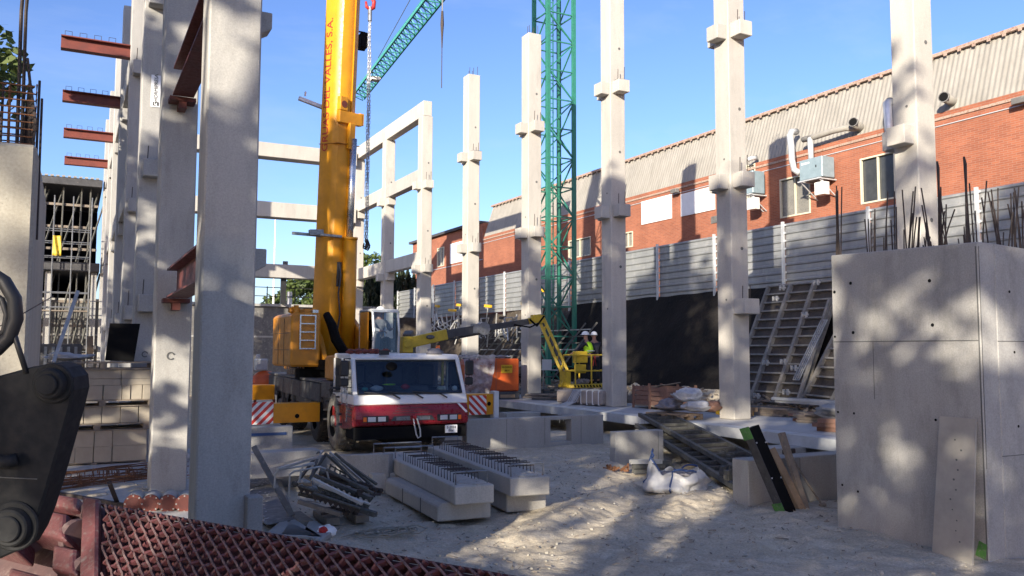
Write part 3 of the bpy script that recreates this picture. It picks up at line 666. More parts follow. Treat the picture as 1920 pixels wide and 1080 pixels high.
# low dark site clutter near foot of it
t=thing('site_container','dusty grey site container behind the block stack','container',(-3.2,36,0)); g=MB(); g.box(0,3.6,0,2.4,0,2.5); obj('container_body',g,M['chassis'],t,bev=.03)
g=MB()
for i in range(14): g.box(.1+i*.25,.2+i*.25,-.03,0,.1,2.4)
obj('rib',g,M['steel'],t)
# ================= STREET LAMP / MASTS / TREES
def lamp(label,px,Y,h):
    p=at(px,600,'Y',Y); t=thing('lamp_post',label,'lamp post',(p.x,p.y,4.3)); g=MB(); g.cyl((0,0,0),(0,0,h),.10,8,.05); obj('pole',g,M['white'],t); g=MB(); g.box(-.15,.15,-.12,.12,h,h+.3); obj('lamp_head',g,M['dustgrey'],t)
lamp('slim white lamp post standing beyond the far wall',512,78,10.5)
def tree(label,x,y,z0,h,rc,n=2600,leaf=.34,lm='leaf',cat='tree',grp=None,low=.28,seed=1,name='leafy_tree',squash=1.0,nclump=26,limbs=9,cr=.34):
    random.seed(seed); t=thing(name,label,cat,(x,y,z0),group=grp)
    tr=MB(); tr.tube([(0,0,-.3),(.1,.05,h*.2),(-.05,.1,h*.45),(.05,0,h*.8)],[h*.022,h*.017,h*.012,h*.004],8)
    cl=[]
    for i in range(nclump):
        a=random.uniform(0,2*math.pi); zz=random.uniform(low,1)**.9; k=(zz-low)/(1-low); wr=rc*math.sqrt(max(.05,1-(2*k-.85)**2/1.4))
        rr=wr*math.sqrt(random.random()); c=Vector((rr*math.cos(a),rr*math.sin(a),h*zz*.97)); cl.append((c,random.uniform(.55,1.15)*rc*cr))
    for i in range(limbs):
        c=cl[i][0]; tr.tube([(0,0,h*random.uniform(.2,.5)),tuple(c*.55+Vector((0,0,h*.12))),tuple(c)],[h*.009,h*.006,h*.002],5)
    obj('trunk',tr,M['bark'],t)
    lf=MB(); V=[];F=[]
    for i in range(n):
        c,r=random.choice(cl); d=Vector((random.gauss(0,1),random.gauss(0,1),random.gauss(0,.8))).normalized()*r*random.random()**.4
        p=c+d*Vector((1,1,squash)).length/1.732; s=leaf*random.uniform(.5,1.2)
        a=Vector((random.gauss(0,1),random.gauss(0,1),random.gauss(0,.6))).normalized(); b=a.cross(Vector((random.gauss(0,1),random.gauss(0,1),random.gauss(0,1)))).normalized()
        k=len(V); V+=[tuple(p-a*s),tuple(p-b*s*.5+a*s*.1),tuple(p+a*s),tuple(p+b*s*.5)]; F.append((k,k+1,k+2,k+3))
    lf.v=V; lf.f=F; obj('crown',lf,M[lm],t); return t
def cypress(label,px,Y,h,seed,grp):
    random.seed(seed); p=at(px,600,'Y',Y); t=thing('cypress_tree',label,'tree',(p.x,p.y,4.3),group=grp); tr=MB(); tr.tube([(0,0,-.2),(0,0,h*.9)],[.12,.03],6); obj('trunk',tr,M['bark'],t)
    lf=MB()
    for i in range(1500):
        z=random.random()*h; r=(.75*(1-(z/h)**1.6)+.05)*math.sqrt(random.random())*random.uniform(.7,1.1); a=random.random()*6.283
        q=Vector((r*math.cos(a),r*math.sin(a),z)); s=.16; u=Vector((random.gauss(0,.3),random.gauss(0,.3),1)).normalized(); v=u.cross(Vector((random.gauss(0,1),random.gauss(0,1),0))).normalized()
        lf.quad(q-u*s,q-v*s*.4,q+u*s*1.3,q+v*s*.4)
    obj('crown',lf,M['cypress'],t)
for i,(px,h) in enumerate([(692,3.3),(706,3.7),(722,3.2),(738,3.5),(752,3.9),(764,3.6),(775,3.2)]):
    cypress(f'dark narrow cypress, {["leftmost","second","third","middle","fifth","sixth","rightmost"][i]} of the row seen through the tall frame',px,56+ (i%2),h,i+20,'cypress row beyond the frame')
def ftree(label,px,Y,h,rc,seed,**k):
    p=at(px,600,'Y',Y); return tree(label,p.x,p.y,4.3,h,rc,seed=seed,**k)
ftree('round green tree beyond the far wall, left of the crane boom',573,74,4.3,2.6,31,n=2600,leaf=.26)
ftree('low bushy green tree right of the lamp post, beyond the far wall',528,82,2.9,2.4,32,n=1500,leaf=.26)
ftree('distant green tree beside the far end of the frame',695,90,8.6,3.2,33,n=1800,leaf=.3)
ftree('distant green tree showing between boom and far column',655,92,9.0,3.0,34,n=1800,leaf=.3)
tree('tree with bright leaves at the top left corner behind the rebar cage',-4.5,26.5,0,16.8,3.05,n=6500,leaf=.22,seed=5,nclump=40,low=.42)
# trees standing left of and behind the camera; they throw the dappled shade over the site
TR=[(-11,-20,17.2,3.6),(-14.5,-17,18.4,3.6),(-10.5,-13,18.0,3.6),(-14.5,-9.5,18.8,3.7),(-10.5,-7,18.2,3.6),(-14.5,-2.5,18.6,3.7),(-10.5,1,17.6,3.6),(-14.5,4.5,17.6,3.6),(-10.5,8,15.8,3.4),(-14.5,11.5,16.8,3.5),(-10.5,15,15.0,3.2),(-14.5,19,14.6,3.2),(-11,23,13.4,3.2),(-15,27,14,3.2)]
TN=ND+['ninth','tenth','eleventh','twelfth','thirteenth','fourteenth']
for i,(x,y,h,rc) in enumerate(TR):
    tree(f'tall leafy tree left of the site, shading it, {TN[i]} of the row',x,y,0,h,rc,n=(2800 if i in(1,2,3,4) else 2300 if i in(5,6) else 3400),leaf=.30,seed=70+i,grp='shade trees along the left side',low=(.38 if i in(2,3,5,6) else .08),nclump=120,cr=.22)
# ================= TOWER CRANE
random.seed(9)
tc=thing('tower_crane','green lattice tower crane standing behind the right column row','tower crane',(17.45,30.4,.4),rz=0)
Wm=1.25; TH=25.0
for (x,y) in((0,0),(Wm,0),(Wm,Wm),(0,Wm)):
    g=MB(); g.box(x-.075,x+.075,y-.075,y+.075,0,TH); obj('mast_leg',g,M['green'],tc)
g=MB(); nb=int(TH/1.25)
for i in range(nb):
    z0=i*1.25; z1=z0+1.25
    cs=[(0,0),(Wm,0),(Wm,Wm),(0,Wm)]
    for j in range(4):
        a=cs[j];b=cs[(j+1)%4]
        g.beam((a[0],a[1],z0),(b[0],b[1],z0),.05,.05)
        g.beam((a[0],a[1],z0),(b[0],b[1],z1),.05,.05) if (i+j)%2 else g.beam((b[0],b[1],z0),(a[0],a[1],z1),.05,.05)
        m1=((a[0]+b[0])/2,(a[1]+b[1])/2)
obj('mast_bracing',g,M['green'],tc)
g=MB(); 
for x in(.42,.78): g.beam((x,.95,0),(x,.95,TH),.04)
for i in range(int(TH/.3)): g.beam((.42,.95,i*.3),(.78,.95,i*.3),.022)
obj('ladder',g,M['green'],tc)
# jib: 3-chord lattice
JD=Vector((.0889,.996,0)); jb=Vector((Wm/2,Wm/2,24.0)); g=MB(); side=Vector((JD.y,-JD.x,0))
for s_ in(-1,1): g.beam(jb+side*(.55*s_)-JD*10,jb+side*(.55*s_)+JD*40.5,.11)
g.beam(jb+Vector((0,0,1.0))-JD*10,jb+Vector((0,0,1.0))+JD*40,.12)
for i in range(50):
    o0=jb+JD*(i-9); o1=jb+JD*(i-8); om=jb+JD*(i-8.5)+Vector((0,0,1.0))
    for s_ in(-1,1): g.beam(o0+side*(.55*s_),om,.06); g.beam(om,o1+side*(.55*s_),.06)
    g.beam(o0-side*.55,o0+side*.55,.06); g.beam(o0-side*.55,o1+side*.55,.05)
obj('jib',g,M['teal'],tc)
g=MB(); g.cyl(jb+Vector((0,0,5)),jb+JD*33+Vector((0,0,1.2)),.03,5); g.cyl(jb+Vector((0,0,0)),jb+Vector((0,0,5)),.25,6,.1); obj('jib_tie',g,M['steel'],tc)
g=MB(); q=jb+JD*34; g.box(q.x-.35,q.x+.35,q.y-.35,q.y+.35,q.z-.35,q.z-.1); obj('trolley',g,M['white'],tc)
hp=at(828,165,'Y',47.0); L0=hp-Vector((17.45,30.4,.4)); g=MB(); g.cyl((L0.x,L0.y,23.8),(L0.x,L0.y,L0.z+4.8),.05,5); obj('hoist_rope',g,M['steel'],tc)
g=MB(); g.tube([(L0.x,L0.y,L0.z+4.8),(L0.x,L0.y,L0.z+4.0),(L0.x,L0.y,L0.z+3.2),(L0.x,L0.y,L0.z+2.5)],[.07,.11,.06,.035],6); g.cyl((L0.x,L0.y,L0.z+2.5),(L0.x,L0.y,L0.z),.028,5); obj('chain_sling',g,M['rebar'],tc)
# ================= MOBILE CRANE
mc=thing('mobile_crane','yellow mobile crane with red and white driving cab and tall boom, parked facing the camera','mobile crane',(6.66,17.5,0),R(-3))
TI=(Matrix.Translation((6.66,17.5,0))@Matrix.Rotation(R(-3),4,'Z')).inverted()
def WM(): g=MB(); g.M=TI; return g          # mesh given in world coordinates, stored in the crane's frame
HW=1.29
def pr(prof,x0=-HW,x1=HW):
    g=MB(); return g.prism([(x0,y,z) for y,z in prof],(x1-x0,0,0))
cab=obj('driving_cab',pr([(.0,.70),(-.02,.84),(.0,1.0),(.05,1.13),(2.1,1.13),(2.1,.55),(1.25,.55),(.5,.60)]),M['truckred'],mc,bev=.03)
obj('white_apron',pr([(.05,1.133),(.13,1.34),(2.1,1.34),(2.1,1.133)],-HW-.002,HW+.002),M['white'],cab,bev=.02)
g=MB()
for s in(-1,1):
    g.prism([(s*HW-s*.0,.13,1.34),(s*HW-s*.11,.13,1.34),(s*(HW-.13),.52,2.14),(s*(HW-.03),.52,2.14)],(0,.07,.0))
    g.box(min(s*(HW-.06),s*(HW-.01)),max(s*(HW-.06),s*(HW-.01)),1.25,1.36,1.34,2.13)
    g.box(min(s*(HW-.06),s*(HW-.01)),max(s*(HW-.06),s*(HW-.01)),2.02,2.1,1.34,2.13)
g.prism([(-HW+.03,.50,2.12),(-HW+.03,.62,2.21),(-HW+.03,2.1,2.23),(-HW+.03,2.1,2.13),(-HW+.03,.56,2.05)],(2*HW-.06,0,0))
obj('cab_frame',g,M['white'],cab,bev=.02)
g=MB(); g.quad((-HW+.11,.16,1.36),(HW-.11,.16,1.36),(HW-.13,.54,2.08),(-HW+.13,.54,2.08)); obj('windscreen',g,M['glass'],cab)
g=MB()
for a,b in(((-HW+.11,.145,1.36),(HW-.11,.145,1.36)),((-HW+.13,.525,2.08),(HW-.13,.525,2.08)),((-HW+.11,.145,1.36),(-HW+.13,.525,2.08)),((HW-.11,.145,1.36),(HW-.13,.525,2.08))): g.beam(a,b,.03,.02)
obj('window_seal',g,M['black'],cab)
g=MB()
for s in(-1,1): g.quad((s*(HW-.04),.25,1.36),(s*(HW-.04),1.25,1.36),(s*(HW-.04),1.25,2.1),(s*(HW-.04),.58,2.1))
obj('side_window',g,M['glass'],cab)
g=MB(); g.box(-1.25,1.25,1.95,2.0,1.3,2.12); g.box(-1.25,1.25,.3,.75,1.30,1.40); g.box(-.2,.6,.75,1.9,1.2,1.5); obj('cab_lining',g,M['chassis'],cab)
for x in(-.85,.05,.85): 
    g=MB(); g.box(x-.24,x+.24,1.2,1.7,1.25,1.45); g.box(x-.22,x+.22,1.6,1.75,1.45,1.98); obj('seat',g,M['black'],cab,bev=.05)
g=MB(); g.tube([(-.85+.2*math.cos(a/8*math.pi),.80+.06*math.sin(a/8*math.pi),1.46+.12*math.sin(a/8*math.pi)) for a in range(17)],.015,6); obj('steering_wheel',g,M['board_black'],cab)
for nm,x,y,z,dx,dz,m in(('teal_box',-.98,.34,1.46,.16,.1,'teal'),('paper_bag',-.72,.36,1.47,.3,.14,'plastic'),('folded_vest',-.42,.42,1.55,.3,.04,'hivis'),('red_cap',-.05,.42,1.50,.22,.12,'red'),('card',.75,.33,1.45,.2,.1,'cream'),('paper_stack',1.08,.33,1.45,.14,.12,'white')):
    g=MB(); g.ball((0,0,0),.5,8,6,(dx,.12,dz),.12); o=obj(nm,g,M[m],cab,smooth=True); o.location=(x,y,z)
g=MB(); g.box(.92,.97,.75,.8,1.5,2.05); obj('yellow_grab_pole',g,M['liftyellow'],cab)
for i,x in enumerate((-.42,.1,.66)):
    g=MB(); g.beam((x,.10,1.355),(x-.62,.17,1.40),.022); g.beam((x+.14,.03,1.26),(x-.02,.10,1.36),.03); obj('wiper',g,M['black'],cab)
for s,lx in((-1,-.83),(1,.83)):
    g=MB(); g.box(lx-.28,lx+.28,-.035,.02,.765,.905); hl=obj('headlight_housing',g,M['black'],cab,bev=.01)
    for q in(-1,1):
        g=MB(); g.box(lx+q*.11+ s*-.02-.085,lx+q*.11+s*-.02+.085,-.045,-.036,.785,.885); obj('headlight',g,M['lamp'],cab,bev=.006)
    g=MB(); xx=lx+s*.24; g.box(xx-.035,xx+.035,-.043,-.036,.785,.885); obj('turn_signal',g,M['amber'],cab)
g=MB(); g.prism([(-.5,-.03,.79),(-.42,-.03,.89),(.42,-.03,.89),(.5,-.03,.79)],(0,.03,0)); obj('grille_recess',g,M['chassis'],cab)
for i in range(3):
    g=MB(); ww=.42-.05*i+.1*(2-i)*0; g.box(-.45+.05*i,.45-.05*i,-.012+.012*i,.03,.945+i*.05,.965+i*.05); obj('slot',g,M['bucketred'],cab)
g=MB(); g.box(-.38,.38,-.034,-.031,.80,.875); obj('grille_plate',g,M['steel'],cab)
g=MB(); g.box(-.07,.07,-.06,.0,.80,.90); g.cyl((0,-.1,.86),(0,-.14,.86),.05,8); obj('tow_bracket',g,M['truckred'],cab,bev=.01)
g=MB(); g.tube([(-.03,-.12,.86),(-.01,-.14,.7),(.03,-.15,.5),(.07,-.15,.42),(.13,-.14,.45),(.12,-.14,.6),(.05,-.13,.84)],.016,6); obj('tow_chain',g,M['galv_post'],cab)
g=MB(); g.box(.72,1.0,-.075,-.06,.50,.67); pl=obj('number_plate',g,M['whiteboard'],cab)
for s,z in(('E-2834',.615),('BBK',.545)):
    o=obj('plate_text',text_mesh(s,.075,M['board_black']),M['board_black'],cab); o.rotation_euler=(R(90),0,0); o.location=(.86,-.078,z)
g=MB(); g.prism([(1.02,-.005,1.135),(1.08,-.005,1.135),(1.26,-.03,.95),(1.22,-.03,.93)],(0,.02,0)); obj('white_flash',g,M['whiteboard'],cab)
for i in range(3): g=MB(); g.box(-HW-.012,-HW,.25,.75,.86+i*.08,.89+i*.08); obj('side_louvre',g,M['dustgrey'],cab)
for s in(-1,1):
    g=MB(); x=s*(HW+.15); g.box(x-.1,x+.1,.30,.38,1.74,2.08); g.box(x-.1,x+.1,.32,.38,1.52,1.70); mi=obj('mirror',g,M['black'],cab,bev=.03)
    g=MB(); g.tube([(s*HW,.4,2.12),(x,.36,2.12),(x,.36,1.5),(s*HW,.3,1.5)],.014,6); obj('mirror_arm',g,M['black'],cab)
g=MB(); g.box(-HW-.03,-HW,.62,.66,.75,2.1); g.box(-HW-.03,-HW,1.1,1.14,1.1,2.1); obj('grab_rail',g,M['silver'],cab)
g=MB(); g.box(-1.25,1.25,.06,.9,.40,.66); g.box(-.5,.5,.2,1.6,.28,.45); obj('front_underside',g,M['board_black'],mc)
g=MB(); g.box(-1.2,1.2,.12,.2,.42,.62); obj('lower_bumper',g,M['chassis'],mc,bev=.02)
# roof clutter
g=MB()
for i in range(9): g.ball((-1.15+i*.11+random.uniform(-.05,.05),1.0+random.uniform(-.3,.3),2.28),.09,6,5,(1.2,1,.6),.3)
obj('red_sling_bundle',g,M['redsteel'],mc)
g=MB(); g.cyl((.98,1.2,2.23),(.98,1.2,2.28),.07,10); bc=obj('beacon_base',g,M['black'],mc); g=MB(); g.cyl((.98,1.2,2.28),(.98,1.2,2.42),.065,10,.045); obj('beacon_lens',g,M['amber'],bc,smooth=True)
g=MB(); g.ball((.72,.7,2.27),.16,8,6,(1.2,.8,.5),.35); obj('grey_rag',g,M['greycloth'],mc,smooth=True)
g=MB(); g.box(-.62,-.42,.45,.56,2.2,2.30); obj('roof_bracket',g,M['black'],mc); g=MB(); g.ball((-.42,.25,1.95),.13,10,8,(1,.35,.75)); obj('front_mirror',g,M['board_black'],mc,smooth=True)
# chassis
g=MB(); g.box(-1.25,1.25,2.2,11.6,.85,1.50); g.box(-.6,.6,1.2,11.6,.45,.85); g.box(-1.33,1.33,2.2,3.2,1.15,1.55); obj('chassis',g,M['chassis'],mc,bev=.02)
for y0,y1 in((3.3,4.6),(4.65,5.9),(5.95,7.2),(7.25,8.6),(8.65,9.9),(9.95,11.5)):
    for s in(-1,1): g=MB(); x=s*1.29; g.box(x-.05,x+.05,y0,y1,1.02,1.48); obj('side_locker',g,M['chassis'],mc,bev=.02)
g=MB(); g.box(-1.34,1.34,3.2,11.6,1.503,1.56); obj('deck_plate',g,M['dustgrey'],mc)
g=MB()
for i in range(8): g.cyl((-1.1,6.6+i*.36,1.56),(-1.1,6.6+i*.36,1.82),.06,8)
obj('timber_peg',g,M['greywood'],mc)
g=MB(); g.prism([(-1.22,2.15,1.57),(-1.22,3.35,1.57),(-1.22,3.35,2.16),(-1.22,2.15,2.20)],(.62,0,0)); hb=obj('side_housing',g,M['orangey'],mc,bev=.05)
g=MB(); g.box(-1.12,-1.02,2.135,2.149,1.72,2.08); obj('slot_handle',g,M['board_black'],hb)
g=MB(); 
for a in range(12):
    th=math.pi*a/11; g.box(-1.36,-.8,1.95-.78*math.cos(th)-.07,1.95-.78*math.cos(th)+.07,.66+.78*math.sin(th)-.02,.66+.78*math.sin(th)+.02) if a not in() else 0
obj('mudguard',g,M['chassis'],mc)
def wheel(x,y,s,dusty=True,r=.67,w=.46):
    g=MB(); n=28; prof=[(-w/2,.36),(-w/2,.58),(-w*.46,.64),(-w*.34,r),(w*.34,r),(w*.46,.64),(w/2,.58),(w/2,.36)]
    P=[];F=[]
    for i in range(n):
        t=2*math.pi*i/n
        for a,b in prof: P.append((x+a,y+b*math.cos(t),r+b*math.sin(t)))
    m=len(prof)
    for i in range(n):
        for j in range(m-1): F.append((i*m+j,i*m+j+1,((i+1)%n)*m+j+1,((i+1)%n)*m+j))
    g._a(P,F)
    for i in range(n):
        t=2*math.pi*(i+.5)/n; c=Vector((x,y+(r+.008)*math.cos(t),r+(r+.008)*math.sin(t))); tv=Vector((0,-math.sin(t),math.cos(t))); nv=Vector((0,math.cos(t),math.sin(t)))
        for q in(-1,1): g.beam(c+Vector((q*w*.06,0,0)),c+Vector((q*w*.34,0,0))+tv*.05,.05,.028,nv)
    ty=obj('wheel',g,M['dustyrubber'] if dusty else M['rubber'],mc)
    g=MB(); f=x+s*(w/2-.10); g.cyl((x-s*.1,y,r),(f,y,r),.37,20,.34); g.cyl((f,y,r),(f+s*.12,y,r),.16,14,.12)
    for i in range(10):
        t=2*math.pi*i/10; g.cyl((f,y+.24*math.cos(t),r+.24*math.sin(t)),(f+s*.03,y+.24*math.cos(t),r+.24*math.sin(t)),.022,6)
    obj('rim',g,M['dustgrey'],ty)
for y in(1.95,4.0,7.6,9.4):
    for s in(-1,1): wheel(s*1.08,y,s,dusty=(y<3))
# outriggers
def outr(name,px0,px1,py0,py1,Y,d,jack=None,hole=None,board=None,side='L'):
    a=at(px0,(py0+py1)/2,'Y',Y); b=at(px1,(py0+py1)/2,'Y',Y); zt=at((px0+px1)/2,py0,'Y',Y).z; zb=at((px0+px1)/2,py1,'Y',Y).z
    g=WM(); g.box(a.x,b.x,Y,Y+d,zb,zt); o=obj(name,g,M['yellow'] if side=='L' else M['yellow'],mc,bev=.012)
    if hole: p=at(hole[0],hole[1],'Y',Y); g=WM(); g.cyl((p.x,Y-.005,p.z),(p.x,Y-.002,p.z),.055,14); obj('hole',g,M['board_black'],o)
    if board:
        p=at(board[0],board[1],'Y',Y-.02); q=at(board[2],board[3],'Y',Y-.02); g=WM(); g.box(p.x,q.x,Y-.02,Y-.005,q.z,p.z); obj('warning_board',g,M['stripeL' if side=='L' else 'stripeR'],o)
    if jack:
        p=at(jack[0],jack[1],'Y',Y+.1); q=at(jack[2],jack[3],'Y',Y+.1); g=WM(); cx_=(p.x+q.x)/2; g.box(cx_-.07,cx_+.07,Y-.05,Y+.2,q.z,p.z); g.cyl((cx_,Y+.08,.05),(cx_,Y+.08,q.z),.05,10); g.cyl((cx_,Y+.08,.02),(cx_,Y+.08,.08),.25,14); obj('jack_leg',g,M['white'],o,bev=.01)
    return o
outr('outrigger',420,600,757,794,20.75,.42,hole=(557,780),board=(440,755,512,795),side='L')
outr('outrigger',866,925,739,778,20.4,.42,jack=(921,733,932,784),hole=(917,757),board=(880,742,912,777),side='R')
outr('outrigger',440,515,722,750,27.2,.42,side='L')
# superstructure (world coordinates)
g=WM(); g.cyl((6.75,23.8,1.50),(6.75,23.8,1.78),1.15,28); g.box(5.9,7.6,21.8,26.0,1.78,2.05); obj('turntable',g,M['board_black'],mc)
g=WM(); g.prism([(5.16,22.6,1.86),(5.95,22.6,1.86),(5.95,22.6,3.22),(5.86,22.6,3.3),(5.24,22.6,3.3),(5.16,22.6,3.2)],(0,2.3,0)); hs=obj('engine_housing',g,M['orangey'],mc,bev=.05)
g=WM(); x0,x1=5.38,5.78
for x in(x0,x1): g.beam((x,22.52,2.32),(x,22.52,3.24),.035)
for i in range(5): g.beam((x0,22.52,2.34+i*.22),(x1,22.52,2.34+i*.22),.03)
obj('ladder',g,M['silver'],hs)
g=WM()
for z in(2.3,2.75): g.box(5.148,5.158,22.8,24.6,z,z+.012)
for y in(23.4,24.1): g.box(5.148,5.158,y,y+.012,1.9,3.15)
obj('panel_gap',g,M['dark_joint'],hs)
g=WM()
for i in range(5): g.ball((5.25+.14*i,23+.35*i,3.38),.11,8,6,(1,1,.8),.2)
g.cyl((5.35,22.9,3.3),(5.35,22.9,3.5),.07,8); g.box(5.6,5.9,23.0,24.5,3.3,3.42); obj('roof_fitting',g,M['orangey'],hs)
g=WM(); g.box(5.75,5.9,22.7,22.95,3.3,3.38); obj('roof_light',g,M['silver'],hs)
g=WM(); g.box(6.0,8.2,26.0,27.2,1.7,2.9); obj('counterweight',g,M['orangey'],mc,bev=.04)
for s,x in((-1,6.02),(1,7.30)):
    g=WM(); g.prism([(x,22.4,1.9),(x,25.6,1.9),(x,25.6,3.3),(x,24.6,3.35),(x,23.2,2.7)],(.14,0,0)); obj('boom_cheek',g,M['orangey'],mc,bev=.02)
# boom
P0=at(621,600,'Y',24.5); P1=at(648,0,'Y',23.6); bdv=(P1-P0).normalized(); base=P0-bdv*1.2; Lb=26
rx=Vector((math.cos(R(24)),math.sin(R(24)),0)); rx=(rx-bdv*rx.dot(bdv)).normalized(); ry=bdv.cross(rx)   # ry points back (+Y)
if ry.y<0: ry=-ry
BM=TI@Matrix(((rx.x,ry.x,bdv.x,base.x),(rx.y,ry.y,bdv.y,base.y),(rx.z,ry.z,bdv.z,base.z),(0,0,0,1)))
def bsec(sx,sy,z0,z1):
    g=MB(); g.M=BM; pts=[(-.39,.38),(.39,.38),(.39,-.08),(.36,-.2),(.29,-.30),(.15,-.37),(0,-.39),(-.15,-.37),(-.29,-.30),(-.36,-.2),(-.39,-.08)]
    return g.prism([(x*sx,y*sy,z0) for x,y in pts],(0,0,z1-z0))
bo=obj('boom',bsec(1,1,0,Lb*.62),M['yellow'],mc)
bo.data.polygons.foreach_set('use_smooth',[True]*len(bo.data.polygons)); es=bo.modifiers.new('e','EDGE_SPLIT'); es.split_angle=R(24)
obj('inner_boom',bsec(.86,.86,Lb*.62,Lb),M['yellow'],mc)
def bz(py):   # distance along the boom for a photo row
    p=at(640,py,'Y',24.0); return (p-base).dot(bdv)
g=MB(); g.M=BM; g.box(.05,.075,-.42,-.385,0,Lb*.6); obj('boom_seam',g,M['yellow'],bo)
zc=bz(215)
g=MB(); g.M=BM; g.box(-.40,.44,-.46,-.30,zc-.33,zc+.02); g.box(-.40,-.12,-.47,-.31,zc+.02,zc+.42); g.box(.36,.52,-.45,-.25,zc-.30,zc+.05); g.box(-.05,.16,-.52,-.38,zc-1.05,zc-.3); obj('cylinder_yoke',g,M['yellow'],bo,bev=.015)
g=MB(); g.M=BM; g.cyl((-.26,-.48,zc+.2),(-.26,-.472,zc+.2),.10,14); obj('pin_hole',g,M['redsteel'],bo)
g=MB(); g.M=BM; g.box(-.42,.40,-.44,.40,zc-.92,zc-.90); obj('section_band',g,M['orangey'],bo)
za=bz(262); zb=bz(445)
g=MB(); g.M=BM; g.cyl((.12,-.52,zb-.3),(.12,-.50,za),.095,14); cr=obj('cylinder_rod',g,M['silver'],mc,smooth=True)
g=MB(); g.M=BM; g.cyl((.16,-.62,-.2),(.13,-.53,zb),.20,18); g.cyl((.13,-.53,zb-.06),(.13,-.53,zb+.02),.215,18); obj('lift_cylinder',g,M['yellow'],mc,smooth=True)
g=MB(); g.M=BM; g.tube([(-.14,-.42,2.9),(-.13,-.5,2.5),(-.16,-.46,2.0),(-.1,-.5,1.4),(-.14,-.45,.9)],.022,6); g.box(-.19,-.07,-.44,-.38,2.2,2.9); obj('valve_hose',g,M['chassis'],bo)
tm=text_mesh('GRUAS DEL VALLES, S.A.',.36,M['red'],.004,'LEFT'); o=obj('lettering',tm,M['red'],bo)
zt_=bz(288)
# glyph x -> up the boom, glyph y -> away from the camera side, normal -> -x
gm=BM@Matrix(((0,0,-1,-.396),(0,-1,0,.13),(1,0,0,zt_),(0,0,0,1)))
gm2=BM@Matrix(((0,0,-1,-.396),(0,1,0,.15),(1,0,0,zt_),(0,0,0,1)))
tm.transform(Matrix(((gm2[0][0],gm2[0][1],gm2[0][2],gm2[0][3]),(gm2[1][0],gm2[1][1],gm2[1][2],gm2[1][3]),(gm2[2][0],gm2[2][1],gm2[2][2],gm2[2][3]),(0,0,0,1))))
def bl(px,py,Y=24.0): return at(px,py,'Y',Y)
g=WM(); g.beam(bl(560,184,24.2),bl(614,205,24.2),.12,.10); g.cyl(bl(572,180,24.2),bl(573,172,24.2),.03,5); obj('side_bracket',g,M['galv_post'],bo)
g=WM(); g.beam(bl(548,437,24.3),bl(604,442,24.3),.09,.08); g.beam(bl(580,436,24.2),bl(605,436,24.2),.2,.16); g.beam(bl(600,440,23.8),bl(640,444,23.8),.16,.06); obj('hose_bracket',g,M['steel'],bo)
g=WM(); p=bl(681,78,23.9); g.box(p.x-.12,p.x+.09,23.7,24.1,p.z-.22,p.z+.22); 
for dz in(-.27,.27): g.box(p.x-.2,p.x+.05,23.85,23.9,p.z+dz-.02,p.z+dz+.02)
obj('cable_reel',g,M['board_black'],bo,bev=.01)
g=WM(); g.tube([(6.25,23.2,3.3),(6.35,23.0,3.0),(6.45,22.9,2.6),(6.65,22.8,2.25),(6.9,22.8,2.1)],[.10,.13,.14,.14,.12],8); obj('cable_chain',g,M['board_black'],mc)
g=WM(); 
for i in range(5): g.tube([(7.38,25.0+.1*i,2.6),(7.42+.03*i,25.2,3.6),(7.52+.03*i,25.3,4.6),(7.36,25.3,5.0)],.035,6)
obj('hose_loop',g,M['black'],mc)
# operator cab
oc=obj('operator_cab',WM().box(7.06,7.80,21.6,22.75,2.02,2.25),M['galv_post'],mc)
g=WM()
for x in(7.08,7.78):
    g.tube([(x,21.6,2.2),(x,21.56,2.8),(x,21.66,3.3),(x,21.8,3.36),(x,22.7,3.38)],.035,6); g.beam((x,22.72,2.2),(x,22.72,3.38),.06)
g.beam((7.08,21.64,3.34),(7.78,21.64,3.34),.06); g.box(7.06,7.80,21.7,22.75,3.36,3.40); obj('cab_frame',g,M['galv_post'],oc)
g=WM(); g.box(7.055,7.06,21.95,22.7,2.25,3.33); g.box(7.06,7.8,22.72,22.74,2.25,3.36); obj('side_panel',g,M['orangey'],oc)
g=WM(); g.quad((7.1,21.58,2.25),(7.76,21.58,2.25),(7.76,21.66,3.3),(7.1,21.66,3.3)); obj('cab_glass',g,M['glass'],oc)
g=WM(); g.box(7.25,7.62,22.1,22.5,2.25,2.55); g.box(7.27,7.6,22.45,22.6,2.55,3.15); obj('operator_seat',g,M['black'],oc,bev=.04)
g=WM(); g.box(7.15,7.3,21.7,21.85,2.25,2.75); g.box(7.6,7.72,21.7,22.1,2.3,2.62); g.tube([(7.68,21.7,2.6),(7.70,21.66,2.9),(7.66,21.66,3.15)],.02,5); obj('control_console',g,M['dustgrey'],oc)
